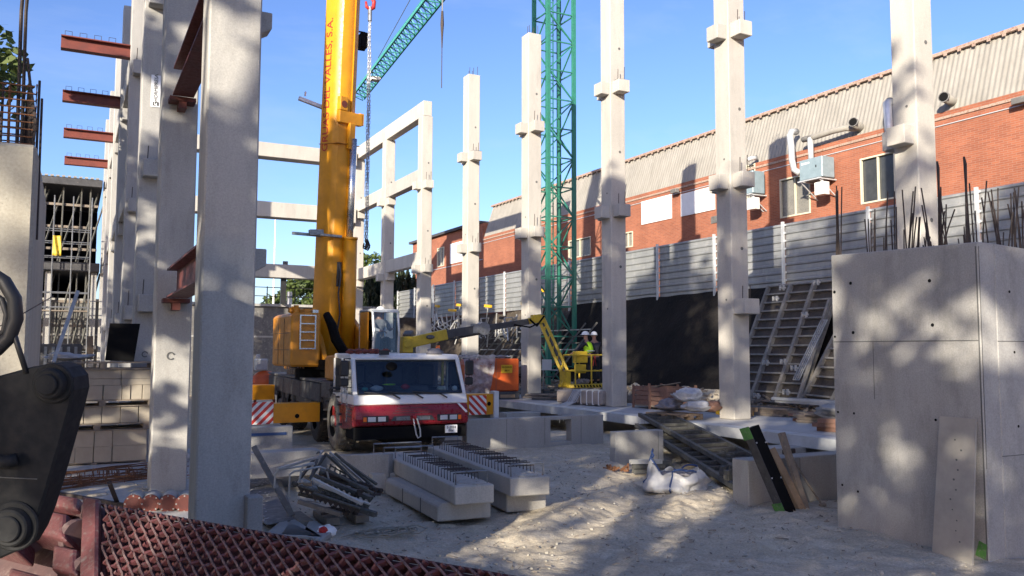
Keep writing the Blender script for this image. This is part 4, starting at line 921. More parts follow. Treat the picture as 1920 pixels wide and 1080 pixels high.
# hook and chain sling hanging from the boom
hk=at(694,0,'Y',22.2); t=thing('hook_block','red crane hook block at the top edge, hanging beside the yellow boom','hook block',(hk.x,hk.y,hk.z+.35))
g=MB(); g.box(-.12,.12,-.09,.09,-.1,.55); obj('block_body',g,M['red'],t,bev=.03)
g=MB(); g.tube([(0,0,-.1),(.02,0,-.25),(.12,0,-.38),(.10,0,-.55),(0,0,-.63),(-.10,0,-.56),(-.12,0,-.42)],[.05,.05,.055,.06,.055,.045,.03],8); obj('hook',g,M['red'],t,smooth=True)
g=MB()
for x in(-.06,.06): g.cyl((x,0,.5),(x,0,9),.012,5)
obj('hoist_rope',g,M['steel'],t)
t=thing('chain_sling','long bundle of grey chains hanging down beside the yellow boom','chain',(hk.x,hk.y,hk.z-.35)); LZ=hk.z-.35-at(690,455,'Y',22.2).z
for q in range(4):
    g=MB(); xo=.026*((q%2)*2-1); yo=.03*((q//2)*2-1); n=int(LZ/.075)
    for i in range(n):
        z=-i*.075; spread=min(1,i/14); x=xo*spread+.008*math.sin(i*.35+q); d=(.016,0) if i%2 else (0,.016)
        g.tube([(x-d[0],yo-d[1],z),(x-d[0],yo-d[1],z-.08),(x+d[0],yo+d[1],z-.08),(x+d[0],yo+d[1],z),(x-d[0],yo-d[1],z)],.0065,4)
    c=obj('chain_leg',g,M['steel'],t)
    g=MB(); z=-n*.075-.02*q; g.tube([(x,yo,z+.05),(x+.03,yo,z-.02),(x+.07,yo,z-.12),(x+.02,yo,z-.2),(x-.05,yo,z-.16),(x-.04,yo,z-.08)],.022,6); obj('sling_hook',g,M['black'],c)
g=MB(); g.cyl((0,0,-.25),(0,0,.15),.06,8); obj('master_link',g,M['steel'],t)

# ================= PEOPLE
def skin_obj(name,J,E,m,parent,sub=1,root=0):
    me=bpy.data.meshes.new(name); me.from_pydata([j[:3] for j in J],E,[]); me.materials.append(m)
    o=bpy.data.objects.new(name,me); col.objects.link(o)
    if parent: o.parent=parent
    md=o.modifiers.new('skin','SKIN'); md.use_smooth_shade=True
    for i,j in enumerate(J):
        r=j[3]; sv=me.skin_vertices[0].data[i]; sv.radius=(r,r*(j[4] if len(j)>4 else 1)); sv.use_root=(i==root)
    sb=o.modifiers.new('sub','SUBSURF'); sb.levels=sub; sb.render_levels=sub
    dg=bpy.context.evaluated_depsgraph_get(); nm=bpy.data.meshes.new_from_object(o.evaluated_get(dg)); o.modifiers.clear(); o.data=nm
    return o
def chain(*idx): return [(a,b) for a,b in zip(idx,idx[1:])]
def person(label,loc,rz,arms,top,legm,helmet=True,seated=False,harness=False,cat='person',lean=.12,turn=0,group=None,vest=None):
    t=thing('person',label,cat,loc,rz,group)     # faces -y in its own frame
    hz=.92 if not seated else .18
    sh=hz+.50; ly=-lean
    J=[(0,0,hz,.15,.75),(0,ly*.5,hz+.26,.145,.75),(0,ly,sh,.16,.7),(0,ly-.01,sh+.09,.058),(0,ly-.04,sh+.20,.075,1.15),(0,ly-.04,sh+.29,.078,1.2)]
    E=chain(0,1,2,3,4,5)
    def add(prev,pts):
        for p in pts: J.append(p); E.append((prev,len(J)-1)); prev=len(J)-1
        return prev
    hands=[]
    for s,(el,wr) in zip((-1,1),arms):
        a=add(2,[(s*.19,ly,sh-.02,.062),(s*.19+el[0],ly+el[1],sh+el[2],.046),(s*.19+wr[0],ly+wr[1],sh+wr[2],.034)])
        w=Vector(J[a][:3]); e=Vector(J[a-1][:3]); d=(w-e).normalized(); c=w+d*.05
        a2=add(a,[(*(w+d*.055),.034,.6)]); hands.append((w,d,s))
        sd=d.cross(Vector((0,0,1))).normalized()
        for q,L in((-.030,.075),(-.010,.088),(.011,.082),(.031,.066)):
            k1=c+sd*q+d*.045; k2=k1+d*L*.5+Vector((0,0,-.014)); k3=k2+d*L*.35+Vector((0,0,-.03))
            add(a2,[(*k1,.010),(*k2,.009),(*k3,.007)])
        k1=w+d*.03+sd*(.045*-s); add(a2,[(*k1,.011),(*(k1+d*.035+sd*(.015*-s)),.010),(*(k1+d*.06+sd*(.008*-s)),.008)])
    for s in(-1,1):
        if seated: add(0,[(s*.10,-.02,hz,.085),(s*.13,-.42,hz+.03,.065),(s*.13,-.48,hz-.38,.05),(s*.13,-.50,hz-.46,.04),(s*.13,-.64,hz-.49,.035)])
        else: add(0,[(s*.10,0,hz-.05,.088),(s*.115,-.03,.50,.065),(s*.12,.02,.26,.052),(s*.12,.02,.09,.040),(s*.13,-.13,.045,.038)])
    body=skin_obj('body',J,E,M['skin'],t)
    # clothes over it
    A=[(0,0,hz-.02,.165,.8),(0,ly*.5,hz+.26,.16,.8),(0,ly,sh,.175,.72),(0,ly,sh+.06,.08)]; EA=chain(0,1,2,3)
    for s,(el,wr) in zip((-1,1),arms):
        n=len(A); w=Vector((s*.19+wr[0],ly+wr[1],sh+wr[2])); e=Vector((s*.19+el[0],ly+el[1],sh+el[2])); w2=e+(w-e)*.88
        A+= [(s*.19,ly,sh-.01,.078),(*e,.060),(*w2,.045)]; EA+=[(2,n),(n,n+1),(n+1,n+2)]
    skin_obj('jacket',A,EA,M[top],t)
    if vest: skin_obj('vest',[(0,ly*.3,hz+.10,.20,.92),(0,ly*.5,hz+.26,.205,.92),(0,ly,sh-.02,.225,.88),(0,ly,sh+.05,.15,.9)],chain(0,1,2,3),M[vest],t)
    Bp=[(0,0,hz+.04,.155,.8)]; EB=[]
    for s in(-1,1):
        n=len(Bp)
        if seated: Bp+=[(s*.10,-.02,hz,.10),(s*.13,-.42,hz+.03,.08),(s*.13,-.48,hz-.36,.065)]
        else: Bp+=[(s*.10,0,hz-.06,.105),(s*.115,-.03,.50,.082),(s*.12,.02,.12,.065)]
        EB+=[(0,n),(n,n+1),(n+1,n+2)]
    skin_obj('trousers',Bp,EB,M[legm],t)
    if not seated:
        for s in(-1,1): g=MB(); g.ball((s*.125,-.05,.05),.07,10,6,(.75,2.1,.85)); obj('boot',g,M['board_black'],t,smooth=True)
    hc=Vector((0,ly-.04,sh+.25))
    g=MB(); g.tube([hc+Vector((0,-.10,.0)),hc+Vector((0,-.125,-.03))],[.008,.016],6); obj('nose',g,M['skin'],t,smooth=True)
    for s in(-1,1):
        g=MB(); g.ball(hc+Vector((s*.032,-.088,.015)),.012,8,6); obj('eye',g,M['board_black'],t,smooth=True)
        g=MB(); g.ball(hc+Vector((s*.088,.005,0)),.03,8,6,(.4,.7,1)); obj('ear',g,M['skin'],t,smooth=True)
    g=MB(); g.box(hc.x-.025,hc.x+.025,hc.y-.094,hc.y-.085,hc.z-.062,hc.z-.054); obj('mouth',g,M['redsteel'],t)
    if helmet:
        P=[];F=[];n=16;m=6; g=MB(); c=hc+Vector((0,0,.05))
        for i in range(m+1):
            th=math.pi/2*i/m
            for j in range(n): ph=2*math.pi*j/n; P.append((c.x+.118*math.sin(th)*math.cos(ph),c.y+.142*math.sin(th)*math.sin(ph)-.005,c.z+.115*math.cos(th)))
        for j in range(n): ph=2*math.pi*j/n; P.append((c.x+.132*math.cos(ph),c.y+.158*math.sin(ph)-(.05 if math.sin(ph)<-.3 else 0),c.z-.012))
        F=[(i*n+j,(i+1)*n+j,(i+1)*n+(j+1)%n,i*n+(j+1)%n) for i in range(m+1) for j in range(n)]
        g._a(P,F); h=obj('helmet',g,M['whiteboard'],t,smooth=True); h.modifiers.new('s','SOLIDIFY').thickness=.006
    if harness:
        g=MB(); 
        for s in(-1,1): g.tube([(s*.13,.13,hz-.30),(s*.03,.150,hz+.02),(0,.15,hz+.08),(-s*.10,.15,hz+.10)],.016,5)
        g.tube([(.17*math.cos(a/6*math.pi),.145*math.sin(a/6*math.pi),hz+.09) for a in range(13)],.02,6); obj('harness',g,M['orangevest'],t)
        g=MB(); g.tube([(.176*math.cos(a/6*math.pi),-.03+.150*math.sin(a/6*math.pi),hz+.22) for a in range(13)],.02,4); obj('reflective_band',g,M['galv_post'],t)
    return t
person('crane operator in pale top seated inside the small upper crane cab',(7.43,22.32,2.40),R(8),(((-.04,-.18,-.22),(.08,-.36,-.26)),((.04,-.18,-.22),(-.02,-.38,-.2))),'greycloth','navy',seated=True,helmet=True)
# ================= BOOM LIFT
lf_=thing('boom_lift','yellow articulated boom lift with its basket lowered to the deck edge','boom lift',(9.6,27.2,0))
TL=Matrix.Translation((-9.6,-27.2,0))
def WL(): g=MB(); g.M=TL; return g
YB=25.9
g=WL(); g.box(8.4,10.9,26.2,28.2,.55,1.1); obj('lift_chassis',g,M['liftyellow'],lf_,bev=.04)
for x in(8.75,10.5):
    for y in(26.2,28.2): g=WL(); g.cyl((x,y-.15,.45),(x,y+.15,.45),.45,20); obj('wheel',g,M['rubber'],lf_)
g=WL(); g.box(8.9,10.3,26.4,28.0,1.1,1.9); obj('turret',g,M['liftyellow'],lf_,bev=.06)
pk=at(775,638,'Y',YB)
g=WL(); g.beam((10.2,26.9,1.6),(pk.x,YB+.5,2.9),.3,.32); obj('lower_arm',g,M['dustgrey'],lf_,bev=.02)
g=WL(); a=at(757,645,'Y',YB); b=at(836,627,'Y',YB); g.beam(a,b,.30,.34); g.box(a.x-.1,a.x+.25,YB-.2,YB+.2,a.z-.28,a.z+.24); g.cyl((a.x+.05,YB-.23,a.z),(a.x+.05,YB+.23,a.z),.14,12); kb=obj('knuckle',g,M['liftyellow'],lf_,bev=.02)
g=WL(); q=at(803,632,'Y',YB); g.ball((q.x,YB-.19,q.z),.5,14,8,(.3,.04,.14)); obj('oval_badge',g,M['dark_joint'],kb,smooth=True); g=WL(); g.ball((q.x,YB-.215,q.z),.5,14,8,(.24,.02,.09)); obj('oval_badge_centre',g,M['dustgrey'],kb,smooth=True)
g=WL(); b2=at(905,616,'Y',YB); c2=at(990,603,'Y',YB); g.beam(b,b2,.2,.28); g.beam(b2,c2,.15,.20); g.beam(b+Vector((0,0,-.19)),b2+Vector((0,0,-.16)),.06,.06); tb=obj('telescopic_arm',g,M['chassis'],lf_,bev=.012)
g=WL(); g.cyl((b2.x,YB-.14,b2.z),(b2.x,YB+.14,b2.z),.22,16); g.beam(b2-Vector((.4,0,0)),b2,.22,.3); obj('arm_collar',g,M['steel'],tb)
g=WL(); g.tube([c2+Vector((0,-.1,.08)),c2+Vector((.25,-.12,-.12)),at(1002,612,'Y',YB)+Vector((0,-.15,0)),at(1016,594,'Y',YB)+Vector((0,-.15,.02))],.035,6); g.tube([c2+Vector((-.6,-.12,-.12)),c2+Vector((0,-.14,-.2)),c2+Vector((.35,-.14,-.05))],.03,6); obj('hose',g,M['board_black'],tb)
J0=at(1013,594,'Y',YB); J1=at(1060,700,'Y',25.4)
g=WL(); g.beam(c2,J0+Vector((0,0,.0)),.2,.2); g.box(J0.x-.32,J0.x+.10,YB-.14,YB+.14,J0.z-.22,J0.z+.06); d_=(J1-J0); n_=Vector((d_.z,0,-d_.x)).normalized()*.16
for s in(-1,1): g.beam(J0+n_*s*.6,J1+n_*s*.8,.12,.10)
for i in range(5): f=.15+.17*i; g.beam(J0+d_*f-n_*.6,J0+d_*(f+.08)+n_*.6,.08)
jb_=obj('jib_arm',g,M['liftyellow'],lf_,bev=.008)
g=WL(); g.beam(J0+d_*.05,J1,.05); g.cyl(J0+d_*.35,J0+d_*.75,.05,8); obj('jib_cylinder',g,M['chassis'],jb_)
# basket
fz=at(1095,727,'Y',24.9).z; bx0=at(1066,727,'Y',24.9).x; bx1=bx0+1.95; by0,by1=24.75,25.6
g=WL(); g.prism([(bx0,by0+.1,fz),(bx0+.12,by0,fz),(bx1,by0,fz),(bx1,by1,fz),(bx0,by1,fz)],(0,0,.12)); bk=obj('basket_floor',g,M['liftyellow'],lf_,bev=.02)
g=WL()
for i in range(14): g.prism([(bx0+.16+i*.125,by0-.004,fz+.02),(bx0+.22+i*.125,by0-.004,fz+.02),(bx0+.19+i*.125,by0-.004,fz+.10),(bx0+.13+i*.125,by0-.004,fz+.10)],(0,.003,0))
obj('hazard_mark',g,M['board_black'],bk)
g=WL(); H1=1.12
for x,y in((bx0+.2,by0+.03),(bx0+.85,by0+.03),(bx1-.05,by0+.03),(bx0+.2,by1-.03),(bx0+.85,by1-.03),(bx1-.05,by1-.03)): g.cyl((x,y,fz+.1),(x,y,fz+H1),.028,8)
for z in(.58,H1):
    g.tube([(bx1-.05,by0+.03,fz+z),(bx0+.2,by0+.03,fz+z),(bx0+.05,(by0+by1)/2,fz+z),(bx0+.2,by1-.03,fz+z),(bx1-.05,by1-.03,fz+z),(bx1-.05,by0+.03,fz+z)],.026,8)
obj('basket_rail',g,M['liftyellow'],bk)
g=WL(); g.box(bx0+.25,bx0+.75,by0+.1,by0+.3,fz+.85,fz+1.25); g.box(bx0+.3,bx0+.7,by0+.12,by0+.28,fz+.5,fz+.8); obj('control_panel',g,M['liftyellow'],bk,bev=.02)
g=WL(); 
for i in range(4): g.beam((bx0-.08+.05*i,25.2,fz+.1+.12*i),(bx0+.12,25.2,fz+.5),.07)
g.box(bx0-.05,bx0+.15,25.0,25.4,fz+.05,fz+.55); obj('basket_pivot',g,M['liftyellow'],bk)
g=WL(); 
for i in range(5): g.ball((bx0+.4+i*.12,by0+.35,fz+.2),.08,6,5,(1,1,1.2),.3)
obj('tool_pile',g,M['greycloth'],bk)
wx=at(1108,690,'Y',25.2).x
person('worker in yellow hi-vis vest and white helmet standing in the lift basket, back turned','0' and (wx,25.2,fz+.12),R(180+35),(((-.10,-.16,-.22),(-.02,-.40,-.34)),((.08,-.20,-.24),(.02,-.44,-.36))),'navy','navy',harness=True,lean=.16,vest='hivis')
person('second worker in dark clothes and white helmet, mostly hidden behind the first',(wx+.30,25.42,fz+.12),R(160),(((-.08,-.1,-.26),(-.05,-.3,-.42)),((.08,-.1,-.26),(.05,-.3,-.42))),'navy','navy',lean=.05)
# ================= ORANGE MACHINE
om=thing('compressor','orange site compressor with yellow labels, partly under plastic sheet','compressor',(12.25,26.6,.605))
g=MB(); g.prism([(0,0,.28),(1.85,0,.28),(1.85,0,1.42),(.15,0,1.42),(0,0,1.2)],(0,1.2,0)); cv=obj('cover',g,M['orange'],om,bev=.05)
g=MB(); g.box(.0,1.85,-.02,1.2,.0,.27); obj('skid',g,M['chassis'],om,bev=.02)
g=MB(); g.box(.92,.928,-.008,0,.3,1.4); g.box(.0,1.85,-.008,0,.98,.988); obj('door_gap',g,M['dark_joint'],om)
g=MB(); g.box(1.12,1.55,-.02,-.009,.92,1.2); lb_=obj('yellow_label',g,M['yellowsign'],om); 
for i,s in enumerate(('DANGER','380 V')):
    o=obj('label_text',text_mesh(s if i else 'ALQUILER',.085,M['board_black']),M['board_black'],lb_); o.rotation_euler=(R(90),0,0); o.location=(1.335,-.024,1.12-.12*i)
g=MB(); g.box(.45,.65,-.02,-.009,.90,1.1); obj('yellow_label',g,M['yellowsign'],om); g=MB(); g.box(1.08,1.65,-.04,-.021,.06,.17); obj('tan_label',g,M['wood'],om)
g=MB(); g.grid(lambda u,v:(-.42+.95*u-.0+.25*v*u,-.10-.22*math.sin(v*2.6)+.07*noise.noise(Vector((u*5,v*7,1))),.02+1.52*v+.06*noise.noise(Vector((u*6,v*3,4)))),26,26)
g.grid(lambda u,v:(-.42+1.9*u,-.1+1.2*v,1.50+.09*noise.noise(Vector((u*7,v*6,8)))),30,12)
t=obj('plastic_sheet',g,M['sheetplastic'],smooth=True); t.location=om.location; tag(t,'thin translucent plastic sheet draped over left end of the orange compressor','plastic sheet')
t=thing('notice_board','white notice board just right of the fourth pale column, by the crane mast','sign',at(1017,674,'Y',29)-Vector((0,0,.42))); g=MB(); g.box(0,.42,0,.03,0,.42); obj('board',g,M['white'],t); g=MB(); g.box(.05,.09,.03,.07,-.9,.4); obj('post',g,M['steel'],t)
# ================= PRECAST BEAMS ON THE GROUND
random.seed(21)
def stack_beam(label,A,B,w,z0,z1,loops=0,ends=True,cham=False,grp='precast beams lying on the ground'):
    A=Vector((*A,0));B=Vector((*B,0)); d=(B-A); L=d.length; rz=math.atan2(d.y,d.x)-math.pi/2
    t=thing('lying_beam',label,'beam',(A.x,A.y,z0),rz,grp); h=z1-z0
    g=MB()
    if cham: g.prism([(0,.08,0),(w,.08,0),(w,0,h*.35),(w,0,h),(0,0,h),(0,0,h*.35)][:0] or [(0,0,0),(w,0,0),(w,0,h-.05),(w-.06,0,h),(.06,0,h),(0,0,h-.05)],(0,L,0))
    else: g.box(0,w,0,L,0,h)
    obj('beam_body',g,M['precast'],t,bev=.015)
    if not loops:
        g=MB()
        for k in(.28,.62): g.box(-.004,.0,L*k,L*k+.03,.0,h*.85)
        obj('strap_mark',g,M['dark_joint'],t)
    for i in range(loops):
        y=.35+i*(L-.8)/max(1,loops-1); g=MB(); k=.12+random.uniform(-.01,.02); g.tube([(.10,y,h-.01),(.10,y+.01,h+k),(w-.10,y+.01,h+k),(w-.10,y,h-.01)],.0085,5); obj('stirrup',g,M['rebar'],t)
    if loops and ends:
        for y in(.12,L-.12):
            g=MB(); g.tube([(.05,y,h-.01),(.05,y,h+.17),(w-.06,y,h+.17),(w-.06,y,h-.01)],.013,6); obj('lifting_loop',g,M['steel'],t)
        g=MB()
        for i in range(4): g.ball((w*.5+random.uniform(-.1,.1),.12+i*.08,h),.11,7,5,(1.4,1,.35),.3)
        obj('mortar_lump',g,M['precast'],t)
stack_beam('lower left precast beam with chamfered edges lying on the ground',(4.47,10.78),(4.60,13.3),.78,.0,.25,cham=True)
stack_beam('upper left precast beam with wire loops on top, nearest the crane cab corner',(4.60,10.5),(4.86,13.8),.56,.252,.50,loops=20)
stack_beam('lower right precast beam, half hidden by the left pair',(5.60,10.95),(6.02,14.9),.62,.0,.28)
stack_beam('upper right precast beam with wire loops on top, longest of them',(5.48,10.6),(5.93,14.8),.60,.282,.54,loops=26)
stack_beam('lower precast block sunlit at its left end, behind the left beam pair',(4.46,13.55),(4.50,14.3),.95,.0,.28)
stack_beam('upper precast block with one wire loop, behind the left beam pair',(4.80,14.0),(4.84,14.9),1.0,.0,.46,loops=1)
# ================= RAMPS
def lattice_panel(name,label,P,Q,wv,n,m,cat,rail=.1,frame=.09,back=None,kind='rung',grp=None,thick=.09):
    "panel with two long rails P->Q, offset by wv, n rungs"
    P=Vector(P);Q=Vector(Q);wv=Vector(wv); t=thing(name,label,cat,P,group=grp); Q=Q-P; P=Vector((0,0,0)); nrm=(Q.cross(wv)).normalized(); nrm=nrm if nrm.z>0 else -nrm
    for o in(P,P+wv): g=MB(); g.beam(o,o+Q,frame,thick,nrm); obj('side_rail',g,m,t)
    for i in range(n):
        f=i/(n-1); c=P+Q*(.01+.98*f); g=MB(); g.beam(c+wv*.03,c+wv*.97,.035,thick*.7,nrm); obj(kind,g,m,t)
    if back:
        g=MB(); b=nrm*back[1]; g.prism([P+b,P+Q+b,P+Q+wv+b,P+wv+b],nrm*.012); obj('face_sheet',g,back[0],t)
    return t
lattice_panel('steel_ramp','upper ribbed steel ramp panel leaning from deck edge to ground',(12.67,17.5,.72),(10.42,11.1,.12),(.88,0,0),15,M['form'],'ramp panel',back=(M['formply'],-.05),grp='ribbed ramp panels')
lattice_panel('steel_ramp','lower ribbed steel ramp panel with its foot in the dust beside the white bag',(12.35,17.2,.50),(9.50,10.32,.07),(.85,0,0),16,M['form'],'ramp panel',back=(M['formply'],-.05),grp='ribbed ramp panels')
for i,(px,py) in enumerate([(1360,855),(1372,862),(1362,885),(1370,893)]):
    p=at(px,py,'Z',.22+.02*i); t=thing('formwork_clamp',f'rusty formwork clamp lying at the foot of the ramps, {["topmost","second","third","lowest"][i]} of four','clamp',p,group='clamps by the ramp feet'); g=MB(); g.box(-.12,.12,-.05,.05,-.04,.04); g.box(-.10,-.04,-.06,.06,-.06,.10); g.cyl((.05,0,-.05),(.05,0,.12),.03,8); obj('clamp_body',g,M['form'],t,bev=.006)
# ================= BIG BAG, STRIPS
p=at(1270,916,'Z',.02); t=thing('builders_bag','open white builders bag with dark handles slumped on the ground','bag',(p.x,p.y,.0))
def bagf(u,v):
    a=u*2*math.pi; r=(.50+.14*v-.22*v*v)*(1+.30*noise.noise(Vector((math.cos(a)*1.6,math.sin(a)*1.6,v*2)))+.16*(.5-abs(noise.noise(Vector((math.cos(a)*4.5,math.sin(a)*4.5,v*3)))))+.035*math.sin(a*9+v*5)+.03*math.sin(a*17-v*8)); return (r*math.cos(a)*1.05,r*math.sin(a)*.75,.27*v+.20*v*noise.noise(Vector((math.cos(a)*2,math.sin(a)*2,3)))+(.28*max(0,math.cos(a-2.8))**6)*v*v)
g=MB(); g.grid(bagf,56,12); o=obj('bag_body',g,M['bag'],t,smooth=True); o.modifiers.new('s','SOLIDIFY').thickness=.008
g=MB(); g.grid(lambda u,v:(.44*math.cos(u*6.283)*v,.33*math.sin(u*6.283)*v,.18+.10*noise.noise(Vector((math.cos(u*6.28)*v*4,math.sin(u*6.28)*v*4,1)))),24,8)
for i in range(9): g.ball((random.uniform(-.25,.3),random.uniform(-.2,.2),.24),.10,7,5,(1.3,1,.6),.35)
obj('rubble_inside',g,M['greycloth'],t)
for k,(a0,a1) in enumerate(((2.2,3.4),(4.0,5.0),(.3,1.2))):
    g=MB(); pts=[]
    for i in range(9):
        a=a0+(a1-a0)*i/8; q=Vector(bagf(a/6.283,1)); q.z+=.10*math.sin(i/8*math.pi); pts.append(q*1.01)
    g.tube(pts,.016,5); b0=bagf(a0/6.283,1); g.tube([Vector(bagf(a0/6.283,v/5))*1.015 for v in range(6)],.014,4); obj('handle',g,M['bluepaint'],t)
for i,(dx,dy,z) in enumerate([(0,0,0),(.02,.03,.085),(-.03,.05,.17),(.45,.3,0),(.42,.33,.085)]):
    a=at(1188,888,'Z',0); t=thing('slotted_strip',f'slotted grey formwork strip, {["bottom","middle","top"][i] if i<3 else ["rear bottom","rear top"][i-3]} of the little pile left of the white bag','formwork strip',(a.x+dx,a.y+dy,z),R(-20),'slotted strips by the bag')
    g=MB(); g.box(0,.62,0,.12,0,.02); g.box(0,.62,0,.015,.02,.075); g.box(0,.62,.105,.12,.02,.075)
    for q in range(6): g.box(.03+q*.1,.06+q*.1,-.004,0,.025,.065)
    obj('strip_body',g,M['formlight'] if i in(2,) else M['form'],t)
p=at(1180,885,'Z',0); t=thing('scrap_heap','small heap of rusty clamps at the left end of the slotted strips','scrap',(p.x-.25,p.y+.1,0)); g=MB()
for i in range(10): q=Vector((random.uniform(-.2,.25),random.uniform(-.15,.15),.04)); g.beam(q,q+Vector((random.uniform(-.15,.15),random.uniform(-.15,.15),random.uniform(0,.12))),.04)
obj('scrap_metal',g,M['rust'],t)
# ================= BLACK BOX BEAM, POSTS, HAMMER
def stick(name,label,a,b,w,h,m,cat,grp=None,caps=None,bev=.004):
    a=Vector(a);b=Vector(b); t=thing(name,label,cat,a,group=grp); g=MB(); g.beam((0,0,0),b-a,w,h,(0,1,0)); o=obj('shaft',g,m,t,bev=bev)
    if caps:
        d=(b-a).normalized()
        for q0,q1 in((0,.10),((b-a).length-.16,(b-a).length)): g=MB(); g.beam(d*q0+Vector((-w*.0,0,0)),d*q1,w*1.03,h*1.03,(0,1,0)); obj('painted_end',g,caps,t)
    return t
stick('box_beam','black steel box beam with green end marks standing against the low wall',(9.16,9.12,.0),(8.80,9.45,1.20),.20,.16,M['board_black'],'steel beam')
t=[o for o in col.objects if o.get('label','').startswith('black steel box')][0]
g=MB(); a=Vector((0,0,0)); d=(Vector((8.80,9.45,1.20))-Vector((9.16,9.12,0))); 
g.beam(d*.0+Vector((-.108,0,0)),d+Vector((-.108,0,0)),.012,.17,(0,1,0)); obj('flange',g,M['chassis'],t); g=MB()
g.beam(d*.86+Vector((-.127,-.0,0)),d*1.0+Vector((-.127,-.0,0)),.012,.20,(0,1,0)); g.beam(d*.0+Vector((-.127,0,0)),d*.12+Vector((-.127,0,0)),.012,.20,(0,1,0)); obj('green_end_mark',g,M['greenpaint'],t)
g=MB()
for f in(.42,.83):
    for x in(-.085,.085): q=d*f; g.cyl(q+Vector((x,-.085,0)),q+Vector((x,-.095,0)),.012,6)
obj('rivet',g,M['galv_post'],t)
stick('timber_post','short light timber post beside the black box beam',(9.50,9.18,0),(9.28,9.55,.86),.115,.08,M['wood'],'timber')
stick('timber_post','taller grey timber post right of the light one',(9.62,9.22,0),(9.55,9.60,1.08),.10,.07,M['greywood'],'timber')
t=thing('sledgehammer','sledgehammer standing on its handle against the low wall','hammer',(10.02,9.28,0)); g=MB(); g.tube([(0,0,.02),(-.12,.2,.38),(-.24,.40,.76)],.014,7); g.cyl((-.04,0,.01),(.05,0,.03),.035,8); obj('handle',g,M['greywood'],t); g=MB(); g.beam((-.36,.40,.775),(-.13,.40,.79),.065,.07); obj('hammer_head',g,M['rebar'],t,bev=.01)
# ================= DECK CLUTTER
def pallet(label,loc,rz,w=1.2,d=.8,m='wood',grp='timber pallets'):
    t=thing('pallet',label,'pallet',loc,rz,grp); g=MB()
    for i in range(5): g.box(0,w,i*(d-.1)/4,i*(d-.1)/4+.1,.115,.14)
    obj('top_board',g,M[m],t)
    for x in(0,w/2-.06,w-.12):
        g=MB(); g.box(x,x+.12,0,d,.092,.113)
        for y in(0,d/2-.06,d-.12): g.box(x,x+.12,y+.001,y+.119,.02,.092)
        obj('stringer',g,M[m],t)
    g=MB()
    for y in(0,d/2-.06,d-.12): g.box(0,w,y,y+.12,0,.019)
    obj('bottom_board',g,M[m],t); return t
p0=at(1165,762,'Z',.62); p1=at(1250,771,'Z',.62)
t=thing('timber_crate','brown slatted timber crate on the deck right of the third column','crate',(15.15,21.3,.61),R(-90))
w_=1.75; g=MB()
for y in(0,1.0):
    for i in range(4): g.box(0,w_,y,y+.022,.12+i*.135+random.uniform(-.01,.01),.235+i*.135)
for x in(0,w_-.022):
    for i in range(4): g.box(x,x+.022,.024,.998,.12+i*.135,.235+i*.135)
obj('slat',g,M['redwood'],t)
for x in(.02,w_*.5-.05,w_-.1):
    g=MB(); g.box(x,x+.1,-.022,-.001,0,.70+random.uniform(-.04,.05)); g.box(x,x+.1,1.023,1.045,0,.7); obj('upright',g,M['redwood'],t)
g=MB(); g.box(0,w_,.0,1.02,.06,.11); g.beam((.05,.3,.55),(1.5,.6,.78),.1,.03); g.beam((.2,.7,.6),(1.3,.2,.72),.12,.03); obj('loose_board',g,M['greywood'],t)
q=at(1228,781,'Z',.61); pallet('timber pallet on the deck edge carrying the white and grey sacks',(14.05,16.75,.61),R(98),grp='timber pallets')
def sack(label,loc,s,m,seed,name='sack',cat='sack',sq=(1,.8,.55)):
    random.seed(seed); t=MB()
    def cr_(u,v):
        p=Vector((math.sin(v*3.1416)*math.cos(u*6.2832),math.sin(v*3.1416)*math.sin(u*6.2832),math.cos(v*3.1416)))
        k=1+.45*noise.noise(p*1.5+Vector((seed*7,0,0)))+.22*(1-2*abs(noise.noise(p*3.1+Vector((seed*3,2,0)))))+.10*(1-2*abs(noise.noise(p*7+Vector((seed,5,0)))))
        return (p.x*s*sq[0]*k*.9,p.y*s*sq[1]*k*.9,s*sq[2]*(1-p.z*.9)*.95*(.75+.25*k)+s*.22*(k-1))
    t.grid(cr_,40,24)
    0 and t.grid(lambda u,v:(s*sq[0]*math.sin(v*math.pi)*math.cos(u*6.2832)*(1+.25*noise.noise(Vector((math.cos(u*6.28)*1.8,math.sin(u*6.28)*1.8,v*3+seed)))),s*sq[1]*math.sin(v*math.pi)*math.sin(u*6.2832)*(1+.25*noise.noise(Vector((math.cos(u*6.28)*1.8+4,math.sin(u*6.28)*1.8,v*3+seed)))),s*sq[2]*(1-math.cos(v*math.pi))*(1+.2*noise.noise(Vector((math.cos(u*6.28)*2,math.sin(u*6.28)*2,seed))))),24,14)
    o=obj(name,t,M[m],smooth=True); o.location=loc; return tag(o,label,cat)
def on(px,py,Y): return at(px,py,'Y',Y)
c=on(1290,752,17.2); sack('pale grey bulging plastic sack on top of the sack pile',(c.x,c.y,.98),.34,'plastic',1)
c=on(1305,768,17.0); sack('white crumpled sack hanging over the front of the pallet',(c.x,16.95,.75),.36,'bag',2,sq=(1.1,.7,.42))
c=on(1262,765,17.3); sack('dark grey sack at the left end of the sack pile',(c.x,17.5,.75),.30,'greycloth',3)
c=on(1325,770,17.0); sack('brown muddy sack at the right end of the sack pile',(c.x+.05,16.9,.75),.26,'redwood',4)
